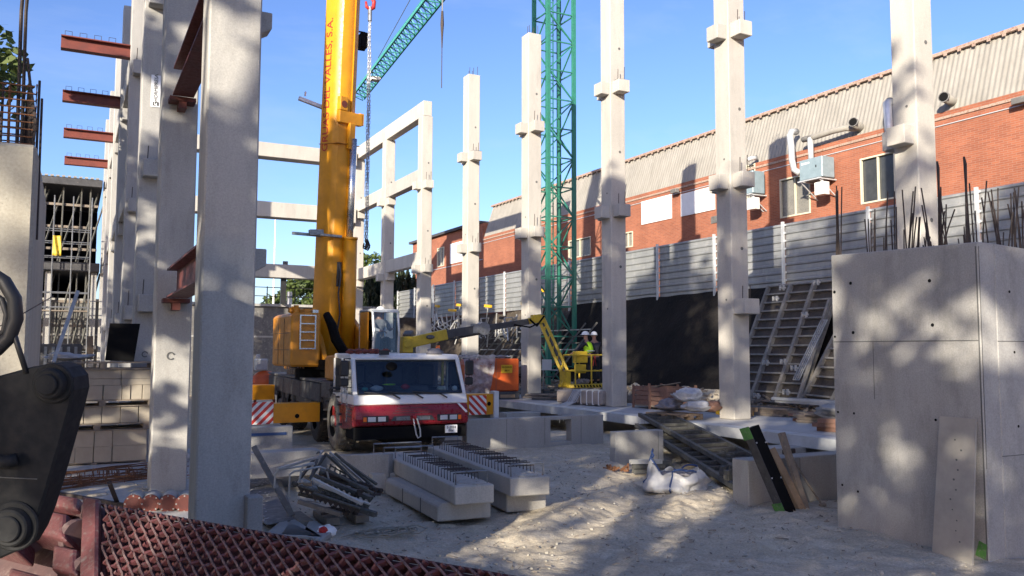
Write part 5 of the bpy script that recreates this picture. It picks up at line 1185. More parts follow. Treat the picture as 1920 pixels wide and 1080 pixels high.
def pile(name,label,cat,n,c,sx,sy,L,w,h,m,dirv,grp=None,sub='board',z0=.61,lay=4,jit=.12):
    t=thing(name,label,cat,(c[0],c[1],z0),group=grp); dv=Vector(dirv).normalized(); sd=Vector((-dv.y,dv.x,0))
    for i in range(n):
        l=i//lay; k=i%lay; o=sd*((k-(lay-1)/2)*sy)+dv*random.uniform(-sx,sx)+Vector((0,0,h/2+l*(h+.004)))
        e=dv*(L*random.uniform(.75,1.05)/2)+sd*random.uniform(-jit,jit)+Vector((0,0,random.uniform(-.0,.012)))
        g=MB(); g.beam(o-e,o+e,w,h); obj(sub,g,M[m] if isinstance(m,str) else M[m[i%len(m)]],t)
    return t
random.seed(4)
pile('timber_pile','pile of grey boards and beams left of the second pale column','timber pile',16,(16.6,17.6),.25,.2,3.0,.14,.05,['greywood','form','greywood','wood'],(.25,-1,0),lay=4)
pile('timber_beam_stack','stack of yellow formwork beams beside the second pale column','timber beams',6,(15.75,17.55),.05,.14,1.3,.09,.11,['yellowsign','wood'],(.12,-1,0),lay=3,jit=.03)
pile('timber_pile','pile of rough boards and planks at the foot of the leaning formwork','timber pile',14,(16.4,14.3),.3,.28,2.4,.2,.06,['greywood','redwood','greywood','form'],(.35,-1,0),lay=4)
pile('timber_pile','brown planks on the deck edge next to the tall concrete wall','timber pile',6,(14.6,12.9),.1,.26,1.3,.22,.09,['redwood','greywood'],(.2,-1,0),lay=2)
pallet('empty timber pallet on the deck beside the tall concrete wall',(15.3,11.9,.61),R(80))
sack('big dusty grey tarpaulin heap behind the brown planks',(15.9,13.5,.6),.75,'footing',6,'tarpaulin_heap','tarpaulin',sq=(1.0,1.3,.35))
pile('metal_profile_pile','grey metal profiles lying along the toe of the black slope','metal profiles',8,(17.2,15.0),.2,.13,4.5,.08,.06,['galv_post','steel'],(.08,-1,0),lay=4,z0=.95)
# wrapped package with trailing strips
t=thing('wrapped_package','pale wrapped package on the deck edge with white straps trailing over it','package',(14.0,23.9,.61),R(-76))
g=MB(); g.box(0,1.0,0,.8,.03,.44); obj('left_bundle',g,M['foam'],t,bev=.05); g=MB(); g.box(1.05,2.0,0,.8,.03,.46); obj('right_bundle',g,M['foam'],t,bev=.05)
for i in range(7):
    x=.8+.06*i; g=MB(); g.tube([(x,.4,.46),(x+.02,-.02,.46),(x-.03+.03*math.sin(i),-.25,.1),(x-.05,-.62,.0),(x-.02+random.uniform(-.1,.1),-.70,-.30-random.random()*.25)],.013,5); obj('strap',g,M['bag'],t)
for i in range(4): g=MB(); x=1.1+.25*i; g.box(x,x+.03,-.012,.81,.02,.475); obj('wrap_strap',g,M['white'],t)
pile('timber_pile','jumbled grey boards left of the wrapped package on the deck','timber pile',12,(14.9,25.6),.2,.18,1.8,.1,.05,['form','greywood'],(.6,-.8,0),lay=3,jit=.25)
pile('timber_pile','heap of battens under and behind the lift basket','timber pile',10,(16.6,22.6),.25,.2,2.4,.12,.06,['greywood','wood','form'],(.2,-1,0),lay=3)
random.seed(44)
pile('timber_pile','stack of dark formwork boards behind the orange compressor','timber pile',12,(15.9,29.5),.2,.2,2.6,.16,.07,['form','greywood','form'],(.3,-1,0),lay=4)
pile('timber_pile','mixed heap of battens beyond the fifth column','timber pile',14,(16.2,34.0),.3,.2,2.8,.12,.08,['greywood','wood','form'],(.3,-1,0),lay=4,jit=.3)
pile('timber_pile','low stack of pale boards near the sixth column on the deck','timber pile',10,(15.9,39.0),.2,.2,2.6,.16,.08,['greywood','formlight'],(.2,-1,0),lay=3,jit=.2)
sack('pale tarpaulin heap on the bank above the boards beyond the fifth column',(17.3,33.5,1.2),.7,'paleboard',12,'tarpaulin_heap','tarpaulin',sq=(1,1.5,.45))
# debris along the toe
g=MB(); random.seed(8)
for i in range(900):
    u=random.random(); x=16.5+random.random()*1.6; y=12+u*22; z=.66+.5*((x-16.6)/1.9)**2+random.uniform(0,.12); a=random.random()*6.28; L=random.uniform(.05,.5); g.beam((x,y,z),(x+L*math.cos(a)*.5,y+L*math.sin(a),z+random.uniform(-.03,.08)),random.uniform(.02,.07))
o=obj('rubble',g,M['greywood'],kind='stuff'); tag(o,'loose rubble and offcuts strewn along the foot of the slope','rubble')
# ================= LEANING FORMWORK PANELS
def fpanel(label,A,B,C,nr,nv,m=M['form'],ply=M['formply'],light=False):
    "A bottom-left, B bottom-right, C top-left"
    A=Vector(A);B=Vector(B);C=Vector(C); t=thing('leaning_formwork',label,'formwork panel',A,group='formwork panels leaning on the slope'); u=B-A; v=C-A; n=u.cross(v).normalized()
    if n.x>0: n=-n
    g=MB(); g.prism([Vector((0,0,0)),u,u+v,v],-n*.02); obj('face_sheet',g,ply,t)
    for i in range(nr+1): g=MB(); c=v*(i/nr)+n*.04; g.beam(c,c+u,.05,.10,n); obj('cross_rib',g,M['formrib'],t)
    for i in range(nv+1): g=MB(); c=u*(i/nv)+n*.06; g.beam(c,c+v,.08 if i in(0,nv) else .11,.13,n); obj('upright',g,M['formrib'],t)
    return t
fpanel('large ribbed formwork panel leaning on the slope, left of the two',(17.75,19.9,.85),(17.75,17.1,.85),(19.45,19.9,4.30),13,3)
fpanel('large ribbed formwork panel leaning on the slope, nearest the tall wall',(17.70,17.0,.85),(17.55,14.9,.80),(19.40,16.2,4.35),14,2)
A=at(1487,712,'X',17.6); B=at(1540,600,'X',18.6)
t=thing('aluminium_ladder_panel','bright slim aluminium frame leaning against the dark formwork panels','metal frame',A); d=B-A; sd=Vector((0,-.07,0))
for k in range(4): g=MB(); g.beam(sd*k,sd*k+d,.026); obj('rail',g,M['formlight'],t)
for k in range(12): g=MB(); g.beam(d*(k/11),d*(k/11)+sd*3,.022); obj('rung',g,M['formlight'],t)
A=at(1495,755,'X',17.3); B=at(1556,560,'X',19.0); stick('steel_channel','long grey steel channel leaning at the right edge of the formwork',A,B,.09,.08,M['formrib'],'steel channel')
for i,(px,py) in enumerate([(1468,540),(1455,560),(1532,530),(1510,590),(1470,678),(1437,680),(1490,690),(1475,735),(1420,742)]):
    p=at(px,py,'X',18.75-.012*(py-540)*.75); t=thing('panel_clamp',f'grey cast clamp on the leaning formwork, {["at its top edge, left","near the top left","at the top right corner","at mid height, right","in the middle row, centre","in the middle row, left","in the middle row, right","low on the right","low on the left"][i]}','clamp',p,group='clamps on the formwork'); g=MB(); g.box(-.05,.02,-.12,.12,-.03,.03); g.box(-.08,.0,-.10,-.05,-.08,.08); g.box(-.08,0,.04,.09,-.07,.07); obj('clamp_body',g,M['formlight'],t,bev=.01)
# ================= SCAFFOLD HEAP BEHIND THE LIFT
random.seed(31)
def rack(label,px,X,w,Lr,nr,seed):
    p=at(px,668,'X',X); A=Vector((X,p.y,1.25)); t=thing('steel_frame_rack',label,'steel frame',A,group='dark steel frames leaning on the bank')
    v=Vector((1.5,-.9,2.2)); u=Vector((0,-w,0))
    for k in range(3): g=MB(); g.beam(u*(k/2),u*(k/2)+v,.07); obj('upright',g,M['form'],t)
    for k in range(nr): g=MB(); g.beam(v*(k/nr),v*(k/nr)+u,.045); obj('cross_bar',g,M['formlight'] if k%3==1 else M['form'],t)
for i,(px,lb) in enumerate([(838,'leftmost dark steel frame leaning behind the lift arm'),(868,'dark steel frame behind the fifth column, second from the left'),(905,'dark steel frame above the orange compressor, left of middle'),(935,'dark steel frame above the orange compressor, right of middle'),(965,'dark steel frame left of the fourth column, fifth from the left'),(1000,'rightmost dark steel frame near the crane mast')]): rack(lb,px,17.3,1.7,2.5,8,i)
t=thing('scaffold_heap','tangled heap of pale scaffold tubes and frames on the bank','scaffold parts',(18.0,34,2.9))
for i in range(80):
    px=random.uniform(790,1010); c=at(px,random.uniform(600,632),'X',18.2+random.uniform(-.4,.6)); a=random.gauss(0,1.2); L=random.uniform(.5,1.6)
    d=Vector((random.uniform(-.2,.2),math.cos(a),math.sin(a)*.8))*L/2; g=MB(); o_=Vector((18.0,34,2.9)); g.cyl(c-d-o_,c+d-o_,.032,6); obj('tube',g,M['formlight'] if i%3 else M['galv_post'],t)
for i in range(4):
    c=at(855+i*45,612,'X',18.0)-Vector((18.0,34,2.9)); g=MB(); w=.9; hh=.8; tl=random.uniform(-.4,.4)
    P=[c+Vector((0,-w/2,-hh/2)),c+Vector((0,w/2,-hh/2)),c+Vector((.1,w/2+tl,hh/2)),c+Vector((.1,-w/2+tl,hh/2))]
    g.tube(P+[P[0],P[2]],.028,6); obj('frame',g,M['formlight'],t)
for i,(px,py,L) in enumerate([(862,572,.7),(848,582,.9),(820,574,.5),(915,574,.7),(990,552,.55),(985,570,.7),(1022,545,.5)]):
    c=at(px,py,'X',18.6); o=MB(); o.beam((0,-L/2,-.03),(0,L/2,.03),.12,.14); t=obj('yellow_prop_head',o,M['yellowsign'],bev=.01); t.location=c; tag(t,f'yellow ended formwork prop sticking out of the scaffold heap, {ND[i]} from the left by height' if 0 else ['yellow beam end above the fourth frame gap, upper left one','yellow beam end just below the upper left one','small yellow beam end beside the sixth column','yellow beam end left of the white fence post','small yellow beam end high beside the fourth column','larger yellow beam end low beside the fourth column','small yellow beam end behind the crane mast'][i],'timber beam','yellow beam ends in the scaffold heap')
    g=MB(); g.cyl((0,.0,-.05),(0,.3,-1.1),.03,6); obj('prop_tube',g,M['formlight'],t)
# ================= MIDDLE LEFT: PANELS, PILE OF FORMWORK PARTS
def slabthing(name,label,cat,pts,vec,m,bev=.01,kids=None):
    o0=Vector(pts[0]); t=thing(name,label,cat,o0); g=MB(); g.prism([Vector(p)-o0 for p in pts],vec); obj('panel_body',g,M[m],t,bev=bev)
    if kids: kids(t,o0)
    return t
def rectY(px0,px1,py0,py1,Y): a=at(px0,py1,'Y',Y); b=at(px1,py1,'Y',Y); zt_=at(px0,py0,'Y',Y).z; zb_=min(a.z,b.z); return [(a.x,Y,zb_),(b.x,Y,zb_),(b.x,Y,zt_),(a.x,Y,zt_)]
def stripe(t,o0):
    a=at(470,815,'Y',15.48); b=at(537,818,'Y',15.48); g=MB(); g.box(a.x-o0.x,b.x-o0.x,-.02,-.001,a.z-o0.z-.03,a.z-o0.z+.02); obj('blue_stripe',g,M['bluepaint'],t)
slabthing('upright_slab','upright concrete panel with a dark blue stripe, left of the crane wheels','panel',rectY(430,548,803,865,15.5),(0,.25,0),'cast',kids=stripe)
slabthing('upright_slab','pale upright concrete panel in front of the crane front wheel','panel',[(4.72,13.5,-.05),(3.2,15.1,-.05),(3.2,15.1,.46),(4.72,13.5,.60)],(.12,.1,0),'cast')
slabthing('upright_slab','low concrete panel lying behind the formwork scrap','panel',rectY(470,600,850,890,14.2),(0,.4,0),'cast')
slabthing('concrete_block','dark grey block standing right beside the widest column','block',rectY(462,492,933,1010,9.2),(0,.2,0),'footing')
def onz(px,py,z): return at(px,py,'Z',z)
for i,(q,lb) in enumerate([([(440,875),(520,885),(555,975),(500,985),(440,940)],'grey chequer plate lying flat right of the widest column'),([(440,850),(505,842),(520,884),(440,888)],'second chequer plate lying farther back beside the blue striped panel')]):
    P=[onz(x,y,.07) for x,y in q]; o0=P[0]; t=thing('chequer_plate',lb,'steel plate',o0,group='chequer plates'); g=MB(); g.prism([p-o0 for p in P],(0,0,.012)); obj('plate',g,M['dustgrey'],t)
    g=MB(); random.seed(i)
    for a in range(130):
        f=random.random(); h_=random.random(); c=P[0].lerp(P[1],f).lerp(P[3].lerp(P[2],f) if len(P)==4 else P[4].lerp(P[3],f),h_)-o0; s=1 if a%2 else -1; g.beam(c+Vector((-.012,-.012*s,.014)),c+Vector((.012,.012*s,.014)),.006,.003)
    obj('tread_bump',g,M['galv_post'],t)
stick('steel_channel','long narrow steel channel sloping down past the chequer plates',at(476,838,'Y',12.6),at(548,968,'Z',.08),.075,.05,M['dustgrey'],'steel channel')
for i,(q,lb) in enumerate([([(497,1004),(530,975),(600,1008)],'small grey stone wedge nearest the bucket, left one'),([(525,1006),(548,972),(606,1010)],'small grey stone wedge, middle one'),([(565,1004),(583,972),(622,1000),(600,1016)],'small grey stone wedge, right one beside the paper sack')]):
    P=[onz(x,y,.06) for x,y in q]; t=obj('stone_offcut',MB().prism([p-P[0] for p in P],(0,0,.07)),M['footing'],bev=.01); t.location=P[0]-Vector((0,0,.05)); tag(t,lb,'stone','grey stone offcuts')
p=onz(612,1000,.05); t=thing('paper_sack','crumpled white and red paper sack on the ground near the bucket','sack',(p.x,p.y,.0)); g=MB(); g.ball((0,0,.07),.10,12,8,(1.2,1,.8),.15); obj('paper',g,M['whiteboard'],t); g=MB(); g.ball((-.05,-.05,.10),.06,9,6,(1,1,.8),.15); obj('red_print',g,M['red'],t)
# formwork scrap pile
random.seed(17)
c0_=onz(625,960,.0); t=thing('formwork_scrap_pile','pile of ribbed formwork strips on sleepers with pale tubes above','scrap pile',(c0_.x,c0_.y,0))
def lp(px,py,Y): return at(px,py,'Y',Y)-Vector((c0_.x,c0_.y,0))
for i,(a,b,w_,m) in enumerate([((560,925),(690,955),.10,'form'),((548,905),(665,945),.09,'form'),((590,892),(695,935),.09,'form'),((600,885),(690,918),.10,'form'),((560,940),(640,965),.10,'greywood'),((640,945),(705,965),.12,'form'),((585,898),(680,945),.08,'formlight'),((612,880),(700,925),.06,'form')]):
    Yb=11.9-.14*i+(.5 if i in(3,7) else 0); g=MB(); g.beam(lp(*a,Yb),lp(*b,Yb-.45),w_*.6,w_*.55); obj('strip',g,M[m],t,bev=.006)
for q,(x0,y0,x1,y1,Yq) in enumerate([(598,912,694,947,11.30),(588,926,676,955,11.15),(606,897,700,934,11.6),(562,912,660,944,11.5)]):
    g=MB(); A0=lp(x0,y0,Yq); A1=lp(x1,y1,Yq-.4); dd=A1-A0
    for i in range(9):
        c=A0+dd*(i/9+.04); e=dd.normalized()*.055; g.prism([c-e,c+e,c+Vector((0,0,-.085))],(0,.05,0))
    obj('toothed_strip',g,M['rebar'] if q%2 else M['form'],t); g=MB(); g.beam(A0+Vector((0,0,.01)),A1+Vector((0,0,.01)),.05,.02); obj('strip',g,M['formlight'] if q==0 else M['form'],t)
for q in range(9):
    c=lp(660+random.uniform(-40,42),940+random.uniform(-22,22),11.2+random.uniform(-.1,.3)); g=MB(); e=Vector((random.uniform(-.16,.16),random.uniform(-.1,.1),random.uniform(-.04,.05))); g.cyl(c-e,c+e,.018,6); g.box(c.x-.03,c.x+.03,c.y-.03,c.y+.03,c.z-.035,c.z+.035); obj('pin_clamp',g,M['rebar'],t)
for px in(575,625,680): g=MB(); a=lp(px,965,11.2); g.box(a.x-.09,a.x+.09,a.y,a.y+.7,.0,.09); obj('sleeper',g,M['greywood'],t)
for i,(a,b) in enumerate([((605,845),(560,900)),((612,850),(570,915)),((598,848),(552,912)),((618,848),(700,920)),((610,850),(690,925)),((628,850),(710,922)),((500,877),(600,852)),((595,862),(580,905)),((622,858),(668,905)),((600,856),(520,880)),((640,862),(706,908))]):
    g=MB(); g.beam(lp(*a,12.6-.05*i),lp(*b,12.15-.07*i),.034,.03); obj('tube_leg',g,M['formlight'] if i in(0,3,6,9) else M['form'],t)
for i,pth in enumerate([[(515,915),(516,888),(524,880),(560,875),(590,870)],[(542,935),(543,890),(552,884),(600,875),(612,880),(618,905)],[(560,905),(568,872),(588,868)]]):
    g=MB(); g.tube([lp(x,y,11.7-.1*i) for x,y in pth],.014,6); obj('bent_tube',g,M['formlight'],t)
for i in range(7):
    a=lp(570+random.uniform(0,25),895+random.uniform(0,20),11.6); g=MB(); g.ball(a,.09,6,5,(1.2,1,.7),.3); obj('mortar_lump',g,M['wood'] if i==0 else M['footing'],t)
g=MB(); 
for i in range(8): a=lp(600+i*10,890+i*3.5+random.uniform(-3,3),12.0); g.cyl(a,a+Vector((.25,-.35,-.03)),.035,6)
obj('clamp_row',g,M['rebar'],t)
# sunlit net frame
g=MB()
for i in range(6): g.beam(lp(620+i*9,870+i*6,12.3),lp(612+i*12,905+i*2,12.1),.02)
for i in range(4): g.beam(lp(618-i*2,872+i*9,12.25),lp(668-i*1,900+i*4,12.2),.02)
obj('frame_grid',g,M['form'],t)
# rope coil
random.seed(2); c=onz(725,1000,.02); t=MB(); pts=[]
for i in range(150):
    a=i*.33; r=.22+.05*math.sin(i*.21)+.04*math.sin(i*.057); pts.append((c.x+.18*math.sin(i*.031)+r*1.2*math.cos(a),c.y+r*.8*math.sin(a),hgt(c.x,c.y)+.005+.03*math.sin(i*.9)**2))
t.tube([Vector(p)-c for p in pts],.008,5); o=obj('rope_coil',t,M['rope'],smooth=True); o.location=c; tag(o,'loose coil of grey rope lying on the dusty ground','rope')
pts=[onz(x,y,.0)-onz(640,1010,.0)+Vector((0,0,.012)) for x,y in((640,1010),(668,1003),(700,1006),(735,998),(780,992))]
o=obj('rope_end',MB().tube(pts,.008,5),M['rope'],smooth=True); q=onz(640,1010,0); o.location=(q.x,q.y,hgt(q.x,q.y)); tag(o,'loose tail of grey rope running off to the left of the coil','rope')
# pebbles and debris on the ground
random.seed(12); g=MB()
for i in range(1500):
    x=random.uniform(.5,12.5); y=random.uniform(5,17); r=random.uniform(.006,.022)*(1.6 if random.random()<.06 else 1); g.ball((x,y,hgt(x,y)-.015+r*.2),r,5,3,(1,random.uniform(.7,1.4),.7),.25)
o=obj('pebbles',g,M['pebble'],kind='stuff'); tag(o,'small stones and crumbs of concrete scattered over the ground','stones')
g=MB()
for i in range(1100):
    x=random.uniform(3,12.5); y=random.uniform(6.5,15); a=random.random()*6.28; L=random.uniform(.015,.07)*(3 if random.random()<.05 else 1); z=hgt(x,y); g.beam((x,y,z),(x+L*math.cos(a),y+L*math.sin(a),z+random.uniform(0,.02)),random.uniform(.004,.012))
o=obj('wood_chips',g,M['greywood'],kind='stuff'); tag(o,'dark splinters and bits of wood scattered over the ground','splinters')
# ================= LEFT: BLOCK PALLETS
random.seed(6)
tiers=[(0.035,.075,[(.385,[.60,.33,.33,.64]),(.695,[.33,.60,.33,.64])],1.46,'bottom'),(.695,.84,[(1.165,[.30,.32,.32,.34,.33,.22])],1.50,'second'),(1.165,1.30,[(1.59,[.34,.33,.33,.34,.16,.22,.24]),(1.72,[.62,.66,.64]),(1.90,[.62,.66,.64])],1.58,'third')]
for zb,zp,layers,xr,nm in tiers:
    pallet(f'timber pallet under the {nm} tier of grey blocks',(xr-1.93,18.82,zb+.0005 if nm=='bottom' else zb+.001),0,w=1.92,d=1.1,m='greywood',grp='pallets of the block stack').scale=(1,1,(zp-zb-.002)/.14)
    zb2=zp; li=0
    for ztop,ws in layers:
        li+=1
        for row in range(2):
            x=xr
            for i,wd in enumerate(reversed(ws)):
                g=MB(); g.box(-wd+.006,-.004,0,.50,0,ztop-zb2-.003)
                o=obj('concrete_block',g,M['blockmat'],bev=.006); o.location=(x+random.uniform(-.008,.0),18.86+row*.54+random.uniform(-.012,.012),zb2); x-=wd
                rn='front' if row==0 else 'rear'
                pos='right end' if i==0 else ('left end' if i==len(ws)-1 else f'{["","second","third","fourth","fifth","sixth"][i]} from the right')
                tag(o,f'grey block, {pos}, {rn} row, '+(f'{["","lowest","second","top"][li]} layer, ' if len(layers)>1 else '')+f'{nm} tier','block','grey blocks stacked on pallets')
        zb2=ztop
pallet('weathered pallet topping the block stack, with the black board on it',(-.38,18.8,1.905),0,w=1.98,d=1.1,m='greywood',grp='pallets of the block stack').scale=(1,1,1.05)
P=[at(x,y,'Y',18.95) for x,y in((197,676),(251,678),(263,607),(206,606))]; t=obj('black_board',MB().prism([p-P[0] for p in P],(0,.03,0)),M['board_black']); t.location=P[0]; tag(t,'plain black rectangular board standing on top of the block stack','board')
stick('timber_pole','thin pale pole leaning up to the right behind the black arm',at(100,680,'Y',18.7),at(146,546,'Y',19.6),.07,.06,M['formlight'],'pole')
P=[at(x,y,'Y',19.6) for x,y in((163,674),(175,674),(175,630),(163,630))]; t=obj('cardboard_tube',MB().prism([p-P[0] for p in P],(0,.12,0)),M['wood']); t.location=P[0]; tag(t,'upright brown cardboard piece on the block stack, left of the black board','cardboard')
sack('crumpled white sheeting lying on the block stack behind the pole',(at(125,672,'Y',19.3).x,19.3,2.06),.30,'bag',9,'sheeting','sheeting',sq=(1.3,.8,.25))
# rebar mats on the slab
random.seed(5)
t=thing('rebar_bundle','long bundle of rusty rebar mats lying on the pale concrete floor','rebar',(0,14.6,.05))
for i in range(26):
    a=onz(60+random.uniform(-10,40),905-random.uniform(-20,20),.06); b=onz(350+random.uniform(-60,8),880-random.uniform(-16,16),.06); g=MB(); g.tube([a-Vector((0,14.6,.05)),(a+b)/2-Vector((0,14.6,.05-random.uniform(.0,.05))),b-Vector((0,14.6,.05))],.008,4); obj('bar',g,M['rust'],t)
g=MB()
for i in range(90):
    f=random.random(); c=onz(70+280*f,903-22*f+random.uniform(-10,10),.08)-Vector((0,14.6,.05)); g.tube([c+Vector((0,-.18,-.02)),c+Vector((0,-.15,.06)),c+Vector((.0,.15,.06)),c+Vector((0,.18,-.02))],.006,4)
obj('tie_bars',g,M['rust'],t)
for i,(px,lb) in enumerate([(249,'leftmost red flanged steel tube end lying behind the red bucket'),(281,'second red flanged steel tube end from the left'),(314,'third red flanged steel tube end from the left'),(345,'rightmost red flanged steel tube end, touching the widest column')]):
    c=onz(px,962,.01); c.z=.14; t=thing('flanged_tube',lb,'tube',c,R(-10),'red flanged tubes'); g=MB(); g.cyl((0,.03,0),(0,.5,0),.12,18); obj('tube_body',g,M['holewall'],t,smooth=True); g=MB(); g.cyl((0,0,0),(0,.03,0),.125,22); f_=obj('flange',g,M['redsteel'],t); g=MB(); g.cyl((0,-.003,0),(0,-.001,0),.085,20); obj('mouth',g,M['darkred'],f_)
    for k in range(8): g=MB(); g.cyl((.106*math.cos(k*.785),-.006,.106*math.sin(k*.785)),(.106*math.cos(k*.785),0,.106*math.sin(k*.785)),.012,6); obj('bolt_head',g,M['holewall'],f_)
stick('steel_bar','dark steel bar crossing in front of the rebar bundle towards the red tubes',onz(66,917,.10),onz(238,948,.10),.05,.05,M['rebar'],'steel bar')
stick('steel_bar','short dark bar propped in the rebar bundle above the red tubes',at(205,905,'Y',13.2),onz(222,948,.05),.06,.06,M['rebar'],'steel bar')
sack('small heap of broken pale plaster beside the widest column',(onz(342,868,.04).x,onz(342,868,.04).y,.03),.14,'bag',3,'plaster_lump','rubble',sq=(1,1,.7))
# red and white machine behind the first column
c=at(497,705,'Y',30); t=thing('small_mixer','small red site mixer between the widest column and the crane housing','mixer',(c.x,30,.0)); g=MB(); g.ball((0,0,1.15),.5,14,10,(1,.9,.9)); obj('drum',g,M['orange'],t,smooth=True); g=MB(); g.box(-.35,.05,-.2,.2,1.6,2.0); g.cyl((-.25,0,2.0),(-.25,0,2.15),.08,8); obj('motor_cover',g,M['plastic'],t,bev=.03); g=MB()
for x in(-.4,.4): g.beam((x,0,0),(x*.6,0,1.1),.08)
obj('stand',g,M['redsteel'],t)
# ================= LEFT WALL WITH REBAR CAGE
lw=thing('concrete_wall','sunlit old concrete wall at the left edge with rusty rebar cage on top','wall',(-.22,5.8,0))
g=MB(); g.prism([(0,0,-.2),(-3,0,-.2),(-3,0,3.50),(0,0,3.53)],(0,2.3,0)); obj('wall_body',g,M['warmwall'],lw,bev=.02)
random.seed(14)
cg=thing('rebar_cage','rusty rebar cage with tall bars rising from the left wall','rebar',(-.25,5.9,3.5))
for i in range(13):
    x=-.02-.055*i; y=.05+.18*(i%2); g=MB(); h=.42+random.uniform(-.05,.1); g.cyl((x,y,0),(x+random.uniform(-.01,.01),y,h),.008,6); obj('vertical_bar',g,M['rust'] if i%3 else M['rebar'],cg)
for i in range(9):
    z=.05+i*.045; g=MB(); g.tube([(0,0,z),(-.9,0,z-.02+random.uniform(-.02,.02)),(-.9,.25,z),(0.0,.25,z+.02),(.01,.02,z+.02)],.005,5); obj('link',g,M['rust'],cg)
for x,w_ in((-.06,.011),(-.085,.012),(-.27,.009),(-.29,.009),(-.315,.008)):
    g=MB(); g.tube([(x,.08,.0),(x-.01,.08,.9),(x+.04,.06,2.2)],w_,6); obj('tall_bar',g,M['rebar'],cg)
g=MB()
for i in range(7): g.tube([(.0-.01*i,.03+.02*i,0),(.01-.01*i,.02+.02*i,.2),(-.03,.05,.45),(-.05,.06,.6)],.009,5)
obj('bar_bundle',g,M['rebar'],cg)
g=MB(); g.tube([(.02,.1,-.3),(.02,.1,.48)],.008,5); g.tube([(.035,.3,-.5),(.03,.3,.42)],.008,5); obj('side_bar',g,M['rebar'],cg)
# ================= FOREGROUND ARM, HOSE, BUCKET
AD=2.5
arm=thing('digger_arm','black steel digger arm end with two round pins at the lower left edge','machine arm',dp(40,850,AD)); ao=arm.location.copy()
def A_(px,py,d=AD): return dp(px,py,d)-ao
ou=[(-80,722),(0,704),(62,687),(98,682),(122,690),(136,708),(138,732),(131,762),(110,838),(88,915),(72,965),(58,1000),(40,1030),(0,1048),(-80,1060)]
g=MB(); g.prism([A_(x,y) for x,y in ou],cf*.10); obj('arm_plate',g,M['armblack'],arm,bev=.006)
for px,py,r in((101,718,38),(28,985,47)):
    k=r/FP*AD; c=A_(px,py); g=MB(); g.cyl(c-cf*.012,c,k,36,k); g.cyl(c-cf*.035,c-cf*.012,k*.72,36,k*.8); pb=obj('pin_boss',g,M['armblack'],arm,bev=.004)
    g=MB(); g.cyl(c-cf*.045,c-cf*.035,k*.52,30); obj('pin',g,M['armblack'],pb,bev=.003)
g=MB(); c=A_(-60,862); g.tube([c,A_(25,862)-cf*.03,A_(40,858)-cf*.02],[12/FP*AD]*3,14); obj('rod',g,M['armblack'],arm,smooth=True)
g=MB(); g.tube([A_(-40,893)-cf*.002,A_(70,898)-cf*.002],.0016,4); obj('weld_line',g,M['dustgrey'],arm)
t=thing('hydraulic_hose','thick black hydraulic hose looping in from the left edge','hose',dp(20,600,AD)); ho=t.location.copy()
def HH(px,py,d=AD): return dp(px,py,d)-ho
g=MB(); g.tube([HH(-60,505),HH(-20,510),HH(8,528),HH(27,560),HH(30,598),HH(18,632),HH(-5,655),HH(-50,680)],13/FP*AD,12); obj('main_hose',g,M['black'],t,smooth=True)
g=MB(); g.tube([HH(-20,548),HH(4,562),HH(13,590),HH(8,620),HH(-20,650)],6/FP*AD,8); g.tube([HH(22,610),HH(34,650),HH(50,700)],5/FP*AD,8); obj('thin_hose',g,M['black'],t,smooth=True)
o=obj('thin_wire',MB().tube([Vector((0,0,0)),dp(40,590,2.5)-dp(-20,622,2.5),dp(100,555,2.9)-dp(-20,622,2.5)],.0018,5),M['rebar']); o.location=dp(-20,622,2.5); tag(o,'thin dark wire crossing the left wall behind the hose','wire')
ZG=1.48; GA=onz(192,946,ZG); GB=onz(1010,1090,ZG); U=(GB-GA).normalized(); Vh=Vector((-GA.x,-GA.y,0)).normalized(); Vh=(Vh+U*.04).normalized()
V=(Vh*math.cos(R(25))-Vector((0,0,math.sin(R(25))))).normalized(); NN=U.cross(V).normalized(); NN=NN if NN.z>0 else -NN
LU=(GB-GA).length+.25; LV=1.7
bu=thing('screening_bucket','red screening bucket with a woven bar grid, filling the lower left corner','bucket',GA)
def G(u,v,z=0): return U*u+V*v+NN*z
pitch=.088; g1=MB(); g2=MB()
random.seed(1)
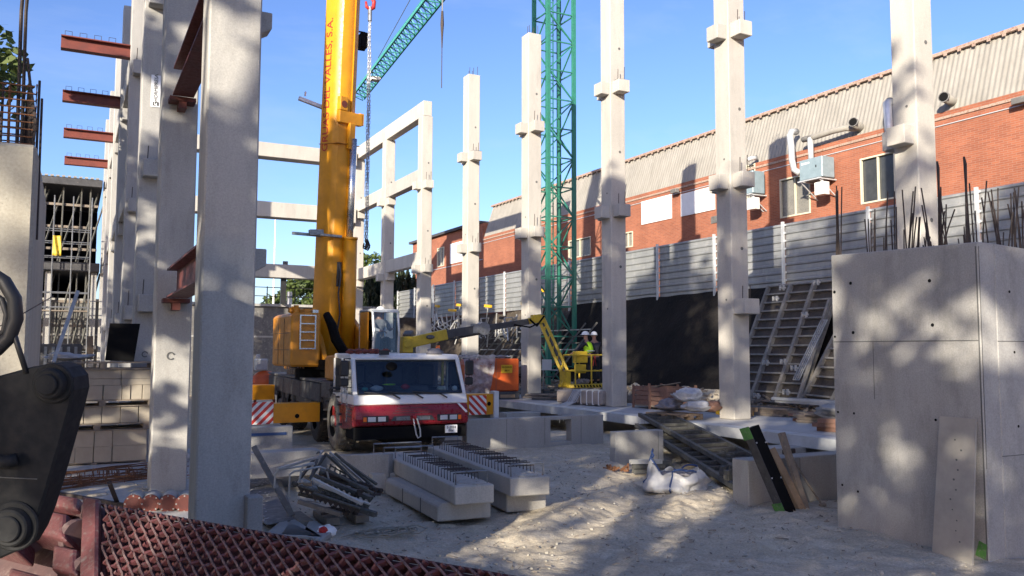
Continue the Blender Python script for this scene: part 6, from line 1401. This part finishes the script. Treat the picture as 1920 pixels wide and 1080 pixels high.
def diag(g,sgn,z0):
    n=int((LU+LV*1.4)/ (pitch*1.0))
    for i in range(-2,n+2):
        pts=[]; k=0; c=i*pitch*1.0-(0 if sgn<0 else LV*.5)
        # line u - sgn*v = const
        v=0
        while v<=LV:
            u=(c+v*.42) if sgn>0 else (c-v*1.25)
            if 0<=u<=LU: pts.append((u,v,k))
            v+=pitch*.5; k+=1
        for a,b in zip(pts,pts[1:]):
            za=z0+(.006 if (a[2]+(0 if sgn>0 else 1))%2 else -.006); zb=z0+(.006 if (b[2]+(0 if sgn>0 else 1))%2 else -.006)
            g.beam(G(a[0]+random.uniform(-.003,.003),a[1],za),G(b[0],b[1],zb),(.009 if sgn>0 else .015),.024,NN)
diag(g1,1,0); diag(g2,-1,-.004)
obj('grid_bars_crossing',g1,M['bucketdark'],bu); obj('grid_bars',g2,M['bucketred'],bu)
g=MB(); g.beam(G(-.02,-.008,-.02),G(LU,-.008,-.02),.008,.03,NN); g.prism([G(-.02,-.012,-.05),G(LU,-.012,-.05),G(LU,.0,-1.0),G(-.02,.0,-1.0)],V*.02); g.prism([G(-.0,0,-.10),G(LU,0,-.10),G(LU,LV,-.10),G(0,LV,-.10)],-NN*.02); obj('bucket_shell',g,M['shell'],bu)
g=MB(); g.prism([G(-.17,-.03,-.02),G(-.02,-.03,-.02),G(-.02,LV,-.02),G(-.17,LV,-.02)],NN*.045); g.prism([G(-.16,-.02,-.04),G(-.03,-.02,-.04),G(-.03,LV,-.04),G(-.16,LV,-.04)],-NN*.6); obj('side_rib',g,M['bucketred'],bu,bev=.012)
i=0
for (u0,u1,v0,v1,z) in[(-.62,-.23,-.02,.10,.0),(-.70,-.30,.17,.40,.02),(-.42,-.20,.44,.64,.01),(-.78,-.34,.72,1.05,.03),(-.55,-.2,1.1,1.35,0),(-1.1,-.72,.2,.6,.05),(-.95,-.62,-.05,.12,.02)]:
    g=MB(); g.prism([G(u0,v0,z-.16),G(u1,v0,z-.16),G(u1,v1,z-.16),G(u0,v1,z-.16)],NN*.18); lug=obj('lug',g,M['bucketred'],bu,bev=.03); lug.modifiers['bevel'].segments=3
    g=MB(); cc=G(u1-.01,(v0+v1)/2,z-.07); g.cyl(cc,cc+U*.05,min(.09,(v1-v0)*.42),14); obj('lug_end',g,M['bucketdark'],lug)
g=MB(); g.prism([G(-1.3,-.02,-.22),G(-.17,-.02,-.22),G(-.17,LV,-.22),G(-1.3,LV,-.22)],-NN*.5); obj('bucket_back',g,M['bucketdark'],bu)
